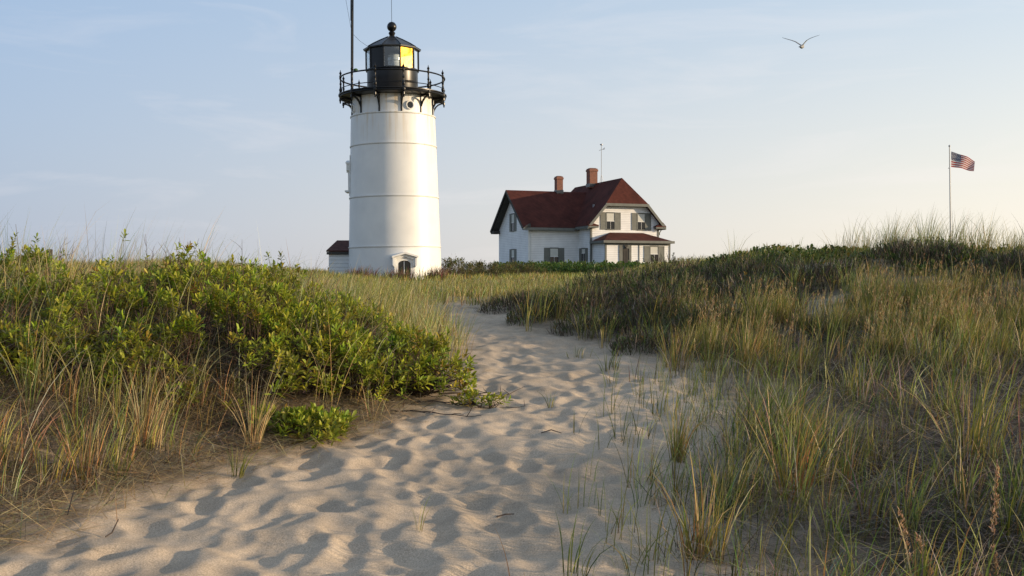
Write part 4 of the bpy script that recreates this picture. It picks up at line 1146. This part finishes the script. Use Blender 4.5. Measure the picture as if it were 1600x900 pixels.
mb.box(.22, 6.58, -2.60, -2.561, 2.92, 3.10); mb.box(3.44, 3.52, -2.60, -2.561, GB0, 2.92)
mb.build("corner_board", M_TRIM, house)
mb = MB(); mb.box(-4.86, -4.72, 2.81, 2.95, GB0, 4.4); mb.tube([(-4.4, 2.75, 4.35), (-4.65, 2.76, 4.1), (-4.65, 2.77, GB0)], .05, 8); mb.build("downspout", M_WHITE, house)
mb = MB(); mb.tube([(7.15, .1, 4.5), (6.90, .08, 4.15), (6.90, .05, 3.95)], .045, 8); mb.build("downspout", M_TRIM, house)
# gable return roofs
for (x0, x1, nm) in ((-.47, .55, 0), (6.22, 7.25, 1)):
    mb = MB(); mb.prism([(x0, -.56, 4.66), (x1, -.56, 4.66), (x1, -.02, 4.66), (x0, -.02, 4.66)], (0, 0, .06))
    ap = (x0 + .05 if nm == 0 else x1 - .05)
    mb.add([(x0, -.56, 4.722), (x1, -.56, 4.722), (x1, -.02, 4.722), (x0, -.02, 4.722), (ap, -.02, 5.12)], [(0, 1, 4), (1, 2, 4), (0, 4, 3), (0, 3, 2, 1), (2, 3, 4)])
    mb.build("return_roof", M_ROOF, house)
    mb = MB(); mb.box(x0 + .02, x1 - .02, -.54, -.02, 4.50, 4.655); mb.build("cornice_return", M_TRIM, house)
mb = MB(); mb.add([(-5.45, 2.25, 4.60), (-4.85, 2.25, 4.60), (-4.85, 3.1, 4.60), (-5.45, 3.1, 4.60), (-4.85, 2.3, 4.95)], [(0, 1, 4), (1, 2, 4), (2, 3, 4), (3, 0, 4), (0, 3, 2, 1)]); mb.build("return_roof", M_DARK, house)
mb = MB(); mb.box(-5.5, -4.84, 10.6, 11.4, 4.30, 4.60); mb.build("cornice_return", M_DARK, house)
# chimneys
def chimney(a, b, w, z0, z1, par):
    mb = MB(); mb.box(a - w / 2, a + w / 2, b - w / 2, b + w / 2, z0, z1 - .28)
    mb.box(a - w / 2 - .05, a + w / 2 + .05, b - w / 2 - .05, b + w / 2 + .05, z1 - .28, z1 - .10)
    mb.box(a - w / 2, a + w / 2, b - w / 2, b + w / 2, z1 - .10, z1)
    c = mb.build("chimney", M_BRICK, house)
    mb = MB(); mb.box(a - w / 2 + .1, a + w / 2 - .1, b - w / 2 + .1, b + w / 2 - .1, z1, z1 + .05); mb.build("chimney_cap", M_DARK, c)
    mb = MB(); mb.box(a - w / 2 - .04, a + w / 2 + .04, b - w / 2 - .04, b + w / 2 + .04, z0 + .1, z0 + .42); mb.build("flashing", simple("lead flashing", (.12, .12, .12), .4, .6), c)
chimney(-.22, 6.9, .62, 7.95, 9.67, wroof)
chimney(3.1, 6.6, .80, 8.65, 10.5, roof)
mb = MB(); mb.box(1.1, 1.25, 1.9, 2.05, 6.3, 6.75); mb.build("roof_vent", simple("galvanised vent", (.35, .35, .37), .5, .5), house)
# antenna mast on the ridge
ant = empty("weather_vane", Matrix.Translation((HX, HY, EYE)) @ Matrix.Rotation(HA, 4, 'Z') @ Vector((3.385, 5.08, zr))); tag(ant, "thin weather instrument mast standing on the house ridge beside the chimney", "weather mast")
M_STEEL = simple("galvanised steel", (.42, .43, .45), .5, .3)
mb = MB(); mb.tube([(0, 0, -.03), (0, 0, 3.5)], .028, 6)
mb.build("pole", M_STEEL, ant)
for k in range(3):
    a = 2.1 * k; mb = MB(); mb.tube([(0, 0, .75), (.3 * math.cos(a), .3 * math.sin(a) * .3, -.02 - .3 * abs(math.cos(a)))], .015, 5); mb.build("brace", M_STEEL, ant)
mb = MB(); mb.box(-.02, .02, -.012, .012, 3.05, 3.12); mb.tube([(-.22, 0, 2.98), (.22, 0, 3.14)], .02, 5); mb.prism([(.1, -.01, 3.06), (.3, -.01, 3.08), (.3, -.01, 3.28)], (0, .02, 0)); mb.build("vane", M_STEEL, ant)
mb = MB(); mb.lathe([(.03, 3.46), (.14, 3.5), (.14, 3.58), (.03, 3.62)], 12); mb.build("wind_cup", M_STEEL, ant)

def window(par, O, s, e, w, zb, zt, sw=.55, blind=.5):
    """O: point on the wall at window centre (z ignored); s: along wall, e: outwards"""
    O = Vector(O); s = Vector(s); e = Vector(e)
    ang = math.atan2(s.y, s.x)
    def T(u, o, z): return Matrix.Translation(O + s * u + e * o + Vector((0, 0, z - O.z))) @ Matrix.Rotation(ang, 4, 'Z')
    M0 = T(0, 0, 0)
    H = zt - zb
    # s->x, outward = -y in local frame (e = s x up reversed)
    mb = MB(); f = .07
    mb.box(-w / 2 - f, -w / 2, -.05, 0, zb - f, zt + f, M0); mb.box(w / 2, w / 2 + f, -.05, 0, zb - f, zt + f, M0)
    mb.box(-w / 2, w / 2, -.05, 0, zt, zt + f + .02, M0); mb.box(-w / 2 - .02, w / 2 + .02, -.08, 0, zb - f, zb, M0)
    wn = mb.build("window", M_TRIM, house)
    mb = MB(); mb.box(-w / 2, w / 2, -.012, -.004, zb, zt, M0); mb.build("pane", M_DGLASS, wn)
    zm = zb + H * (1 - blind)
    mb = MB(); mb.box(-w / 2 + .02, w / 2 - .02, -.022, -.014, zm, zt - .02, M0); mb.build("blind", M_SHADE, wn)
    mb = MB(); mb.box(-w / 2, w / 2, -.04, -.024, zm - .03, zm + .02, M0); mb.box(-.012, .012, -.037, -.026, zb, zm - .03, M0); mb.build("sash_bar", M_WHITE, wn)
    if sw:
        for sg in (-1, 1):
            mb = MB(); x0 = sg * (w / 2 + f + .005); x1 = sg * (w / 2 + f + sw); a_, b_ = min(x0, x1), max(x0, x1)
            mb.box(a_, b_, -.03, -.002, zb - .05, zt + .06, M0)
            for q0, q1 in ((zb - .05, zb + .02), (zb + H * .48, zb + H * .54), (zt, zt + .06)): mb.box(a_, b_, -.045, -.03, q0, q1, M0)
            mb.box(a_, a_ + .05, -.044, -.03, zb + .02, zt, M0); mb.box(b_ - .05, b_, -.044, -.03, zb + .02, zt, M0)
            nsl = 14
            for k in range(nsl):
                z = zb + .03 + (H - .05) * k / nsl
                mb.box(a_ + .05, b_ - .05, -.038, -.03, z, z + .03, M0)
            mb.build("shutter", M_SHUT, house)
F_ = ((1, 0, 0), (0, -1, 0)); LW = ((0, -1, 0), (-1, 0, 0))
window(house, (1.93, 0, 0), *F_, .76, 4.42, 5.85); window(house, (5.0, 0, 0), *F_, .72, 4.42, 5.85)
window(house, (4.97, -2.562, 0), *F_, .76, 1.50, 2.80)
window(house, (-2.36, 2.84, 0), *F_, .80, 1.25, 2.72, .52)
window(house, (0, 1.55, 0), *LW, .76, 1.55, 2.68, .50, .35)
window(house, (-4.83, 6.9, 0), *LW, .78, 4.45, 6.0, .46); window(house, (-4.83, 6.9, 0), *LW, .78, 1.35, 2.68, .46)
# porch door
mb = MB(); mb.box(1.55, 1.86, -2.62, -2.564, GB0, 2.90); mb.box(2.50, 2.72, -2.62, -2.564, GB0, 2.90); mb.box(1.86, 2.50, -2.62, -2.564, 2.62, 2.90)
fr_ = mb.build("door_frame", M_TRIM, house)
mb = MB(); mb.box(1.86, 2.50, -2.585, -2.563, GB0, 2.615)
for (z0, z1) in ((.5, 1.2), (1.35, 2.4)): mb.box(1.96, 2.14, -2.60, -2.585, z0, z1); mb.box(2.22, 2.40, -2.60, -2.585, z0, z1)
dr = mb.build("door", M_DOOR, house)
mb = MB(); mb.lathe([(.01, 0), (.04, .01), (.045, .04), (.02, .06)], 10, M=Matrix.Translation((2.44, -2.60, 1.15)) @ Matrix.Rotation(R(90), 4, 'X')); mb.build("door_handle", M_STEEL, dr)
mb = MB(); mb.box(2.05, 2.3, -2.72, -2.625, 2.74, 2.92); mb.lathe([(.1, 2.62), (.08, 2.74)], 10, c=(2.17, -2.67, 0)); mb.build("porch_lamp", M_DARK, house)

# small dark lantern post by the porch
pst = (Matrix.Translation((HX, HY, EYE)) @ Matrix.Rotation(HA, 4, 'Z') @ Vector((2.75, -3.6, 0)))
mb = MB(); mb.tube([(0, 0, -.6), (0, 0, 1.15)], .05, 8); mb.lathe([(.05, 1.15), (.14, 1.2), (.17, 1.42), (.20, 1.45), (.05, 1.58)], 8)
mb.tube([(-.05, 0, .9), (.22, 0, .95)], .03, 6)
o = mb.build("lamp_post", M_DARK); o.location = (pst.x, pst.y, EYE); tag(o, "short dark lamp post in front of the house porch", "lamp post")
# post with arm and grey bin, right of the house
px_, py_ = 14.9, 92.0
mb = MB(); mb.box(-.07, .07, -.07, .07, -.8, 1.75); mb.box(-.55, -.07, -.05, .05, 1.30, 1.42, Matrix.Rotation(R(-8), 4, 'Y'))
mb.box(.18, .28, -.06, .06, -.8, 1.4)
o = mb.build("clothesline_post", simple("weathered wood", (.20, .19, .18), .9)); o.location = (px_, py_, EYE); tag(o, "weathered wooden post with a slanted arm right of the house", "post")
mb = MB(); mb.prism([(-.35, 0, -.6), (-.35, 0, 1.25), (-.2, 0, 1.48), (.15, 0, 1.45), (.45, 0, 1.0), (.5, 0, -.6)], (0, .6, 0))
o = mb.build("storage_bin", simple("blue grey plastic", (.16, .17, .22), .5)); o.location = (px_ + .85, py_ + .5, EYE); tag(o, "blue grey bin beside the wooden post right of the house", "bin")

# ------------------------------------------------------------------ entry hut behind the tower
hut = empty("entry_hut", (-9.0, 58.6, EYE), R(3)); tag(hut, "small white clapboard hut with dark red roof left of the lighthouse", "hut")
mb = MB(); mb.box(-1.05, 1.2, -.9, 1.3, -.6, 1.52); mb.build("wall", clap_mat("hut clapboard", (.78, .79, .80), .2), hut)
mb = MB(); ez = 1.52
slab(mb, [(-1.17, -1.05, ez), (1.25, -1.05, ez), (1.25, .2, 2.12), (-.72, .2, 2.12)], .08); slab(mb, [(-1.17, 1.45, ez), (1.25, 1.45, ez), (1.25, .2, 2.12), (-.72, .2, 2.12)], .08)
slab(mb, [(-1.17, -1.05, ez), (-1.17, 1.45, ez), (-.72, .2, 2.12)], .08)
mb.build("roof", simple("dark brown shingles", (.085, .036, .030), .9, var=.3, scale=6), hut)
mb = MB(); mb.box(-1.15, 1.2, -1.03, -.93, ez - .22, ez - .08); mb.build("eave_board", M_DARK, hut)
mb = MB(); mb.box(-1.13, -1.055, -.75, -.65, .45, .60); mb.build("wall_lamp", M_DARK, hut)

# brown shed roof peeking over the thicket, far left
shed = empty("brown_shed", (-25.2, 55, EYE - .2), R(8)); tag(shed, "brown shingled shed mostly hidden behind the thicket at the far left", "shed")
mb = MB(); mb.box(-1.2, 1.2, -1, 1, -.6, .75); mb.build("wall", simple("brown boards", (.12, .08, .055), .9), shed)
mb = MB(); slab(mb, [(-1.5, -1.2, .7), (1.4, -1.2, .7), (1.0, 0, 1.55), (.1, 0, 1.55)], .08); slab(mb, [(-1.5, 1.2, .7), (1.4, 1.2, .7), (1.0, 0, 1.55), (.1, 0, 1.55)], .08)
slab(mb, [(-1.5, -1.2, .7), (-1.5, 1.2, .7), (.1, 0, 1.55)], .08)
mb.build("roof", simple("brown shingles", (.15, .09, .06), .9, var=.3, scale=8), shed)
mb = MB(); mb.box(.95, 1.2, -.1, .1, 1.2, 1.72); mb.build("chimney", M_DARK, shed)

# ------------------------------------------------------------------ flag
FX, FY = 29.1, 70.0
fb = gz1(FX, FY)
FT = EYE + (435 - 230) / 1650 * FY
pole = empty("flagpole", (FX, FY, fb), rot=(0, R(-.9), 0)); tag(pole, "slim pale flagpole rising behind the right dune", "flagpole")
mb = MB(); mb.tube([(0, 0, 0), (0, 0, FT - fb)], [.055, .03], 10); mb.build("pole", simple("pole paint", (.45, .45, .44), .4), pole, True)
mb = MB(); mb.lathe([(.02, 0), (.06, .03), (.07, .07), (.05, .12), (.01, .15)], 12, c=(0, 0, FT - fb)); mb.build("finial", M_STEEL, pole, True)
mb = MB(); mb.tube([(.06, 0, FT - fb - .05), (.07, 0, 1.2)], .006, 4); mb.lathe([(.02, 0), (.05, .02), (.02, .06)], 8, c=(-.07, 0, FT - fb - 1.42)); mb.build("halyard", M_WHITE, pole)
def flag():
    nx_, nz_ = 60, 52; Wf, Hf = 1.66, 1.02
    V, F, Mi = [], [], []
    for i in range(nx_ + 1):
        for j in range(nz_ + 1):
            u, v = i / nx_, j / nz_      # v from top
            x = Wf * u * (0.99 - .07 * v)
            z = -Hf * v * (1 - .36 * u ** 1.3) - .62 * u ** 1.25 - .045 * math.sin(7 * u + 2 * v) * u
            y = .09 * math.sin(8.5 * u + 1.6 * v) * u ** .7 + .10 * u
            V.append((x, y, z))
    for i in range(nx_):
        for j in range(nz_):
            F.append((i * (nz_ + 1) + j, (i + 1) * (nz_ + 1) + j, (i + 1) * (nz_ + 1) + j + 1, i * (nz_ + 1) + j + 1))
            u, v = (i + .5) / nx_, (j + .5) / nz_
            st = int(v * 13)
            if u < .4 and v < 7 / 13:
                uu, vv = u / .4, v / (7 / 13)
                # staggered stars
                r_ = vv * 10; c_ = uu * 12; rr_, cc_ = round(r_), round(c_)
                star = (1 <= rr_ <= 9 and 1 <= cc_ <= 11 and (rr_ + cc_) % 2 == 0 and abs(r_ - rr_) < .28 and abs(c_ - cc_) < .3)
                Mi.append(1 if star else 2)
            else:
                Mi.append(0 if st % 2 == 0 else 1)
    me = bpy.data.meshes.new("flag"); me.from_pydata(V, [], F)
    def cloth(name, col):
        m, t, n, b = mat_new(name); b.inputs['Base Color'].default_value = (*col, 1); b.inputs['Roughness'].default_value = .8
        wv = n.new("ShaderNodeTexNoise"); wv.inputs['Scale'].default_value = 60; bp = n.new("ShaderNodeBump"); bp.inputs['Strength'].default_value = .1
        t.links.new(wv.outputs['Fac'], bp.inputs['Height']); t.links.new(bp.outputs[0], b.inputs['Normal'])
        tr = n.new("ShaderNodeBsdfTranslucent"); tr.inputs[0].default_value = (*col, 1); mx = n.new("ShaderNodeMixShader"); mx.inputs[0].default_value = .18
        t.links.new(b.outputs[0], mx.inputs[1]); t.links.new(tr.outputs[0], mx.inputs[2]); t.links.new(mx.outputs[0], n["Material Output"].inputs[0])
        return m
    for m in (cloth("flag red", (.46, .015, .02)), cloth("flag white", (.76, .73, .70)), cloth("flag blue", (.012, .02, .09))): me.materials.append(m)
    me.polygons.foreach_set("material_index", Mi)
    me.shade_smooth()
    o = bpy.data.objects.new("flag", me); COL.objects.link(o)
    o.location = (FX - .02, FY, EYE + (435 - 237) / 1650 * FY)
    tag(o, "red white and blue striped flag with stars blowing right from the pole", "flag")
flag()

# ------------------------------------------------------------------ gull
def gull():
    c = Vector(((1252 - 800) / 1650 * 38, 38, EYE + (435 - 73.5) / 1650 * 38))
    me = bpy.data.meshes.new("gull"); bm = bmesh.new()
    def loft(rings):
        vr = [[bm.verts.new(p) for p in r] for r in rings]
        n = len(vr[0])
        for i in range(len(vr) - 1):
            for k in range(n): bm.faces.new((vr[i][k], vr[i][(k + 1) % n], vr[i + 1][(k + 1) % n], vr[i + 1][k]))
        bm.faces.new(vr[0][::-1]); bm.faces.new(vr[-1])
    # body along +y (flying away and a little right), tail at -y
    prof = [(-.26, .045, .010, .01), (-.20, .040, .018, .008), (-.12, .045, .040, 0), (-.02, .062, .062, -.005), (.07, .058, .060, 0), (.13, .040, .042, .01), (.17, .034, .036, .018), (.21, .028, .028, .018), (.235, .010, .012, .012), (.27, .004, .005, .006)]
    loft([[Vector((w * math.cos(t), y, z + h * math.sin(t))) for t in [2 * math.pi * k / 12 for k in range(12)]] for (y, w, h, z) in [(p_[0], p_[1] * 1.15, p_[2] * 1.15, p_[3]) for p_ in prof]])
    for sg in (-1, 1):
        if sg < 0: pts = [(0.01, .0, .03), (.10, .02, .10), (.22, .03, .19), (.36, .01, .26), (.52, -.04, .33), (.66, -.09, .40)]
        else: pts = [(0.01, .0, .03), (.09, .02, .11), (.19, .03, .20), (.31, .02, .25), (.48, -.03, .29), (.68, -.09, .33)]
        ch = [.20, .20, .185, .15, .10, .03]
        rings = []
        for (x, y, z), cc in zip(pts, ch):
            th = cc * .075 + .003
            rings.append([Vector((sg * x, y + cc * .5, z)), Vector((sg * x, y + cc * .2, z + th)), Vector((sg * x, y - cc * .5, z + .002)), Vector((sg * x, y - cc * .1, z - th * .6))])
        loft(rings)
    bmesh.ops.recalc_face_normals(bm, faces=bm.faces); bm.to_mesh(me); bm.free(); me.shade_smooth()
    m, t, n, b = mat_new("gull feathers")
    tc = n.new("ShaderNodeTexCoord"); sp = n.new("ShaderNodeSeparateXYZ"); t.links.new(tc.outputs['Object'], sp.inputs[0])
    ab = n.new("ShaderNodeMath"); ab.operation = 'ABSOLUTE'; t.links.new(sp.outputs['X'], ab.inputs[0])
    r = n.new("ShaderNodeValToRGB"); e = r.color_ramp.elements; e[0].position = .06; e[0].color = (.30, .31, .32, 1); e[1].position = .5; e[1].color = (.24, .26, .28, 1)
    e3 = r.color_ramp.elements.new(.57); e3.color = (.06, .06, .07, 1)
    t.links.new(ab.outputs[0], r.inputs[0]); t.links.new(r.outputs[0], b.inputs['Base Color']); b.inputs['Roughness'].default_value = .8
    me.materials.append(m)
    o = bpy.data.objects.new("gull", me); COL.objects.link(o); o.location = c; o.rotation_euler = (R(4), R(3), R(-58))
    o.rotation_euler = (R(14), R(0), R(-32))
    tag(o, "gull gliding high in the sky at the upper right with raised wings", "gull")
gull()
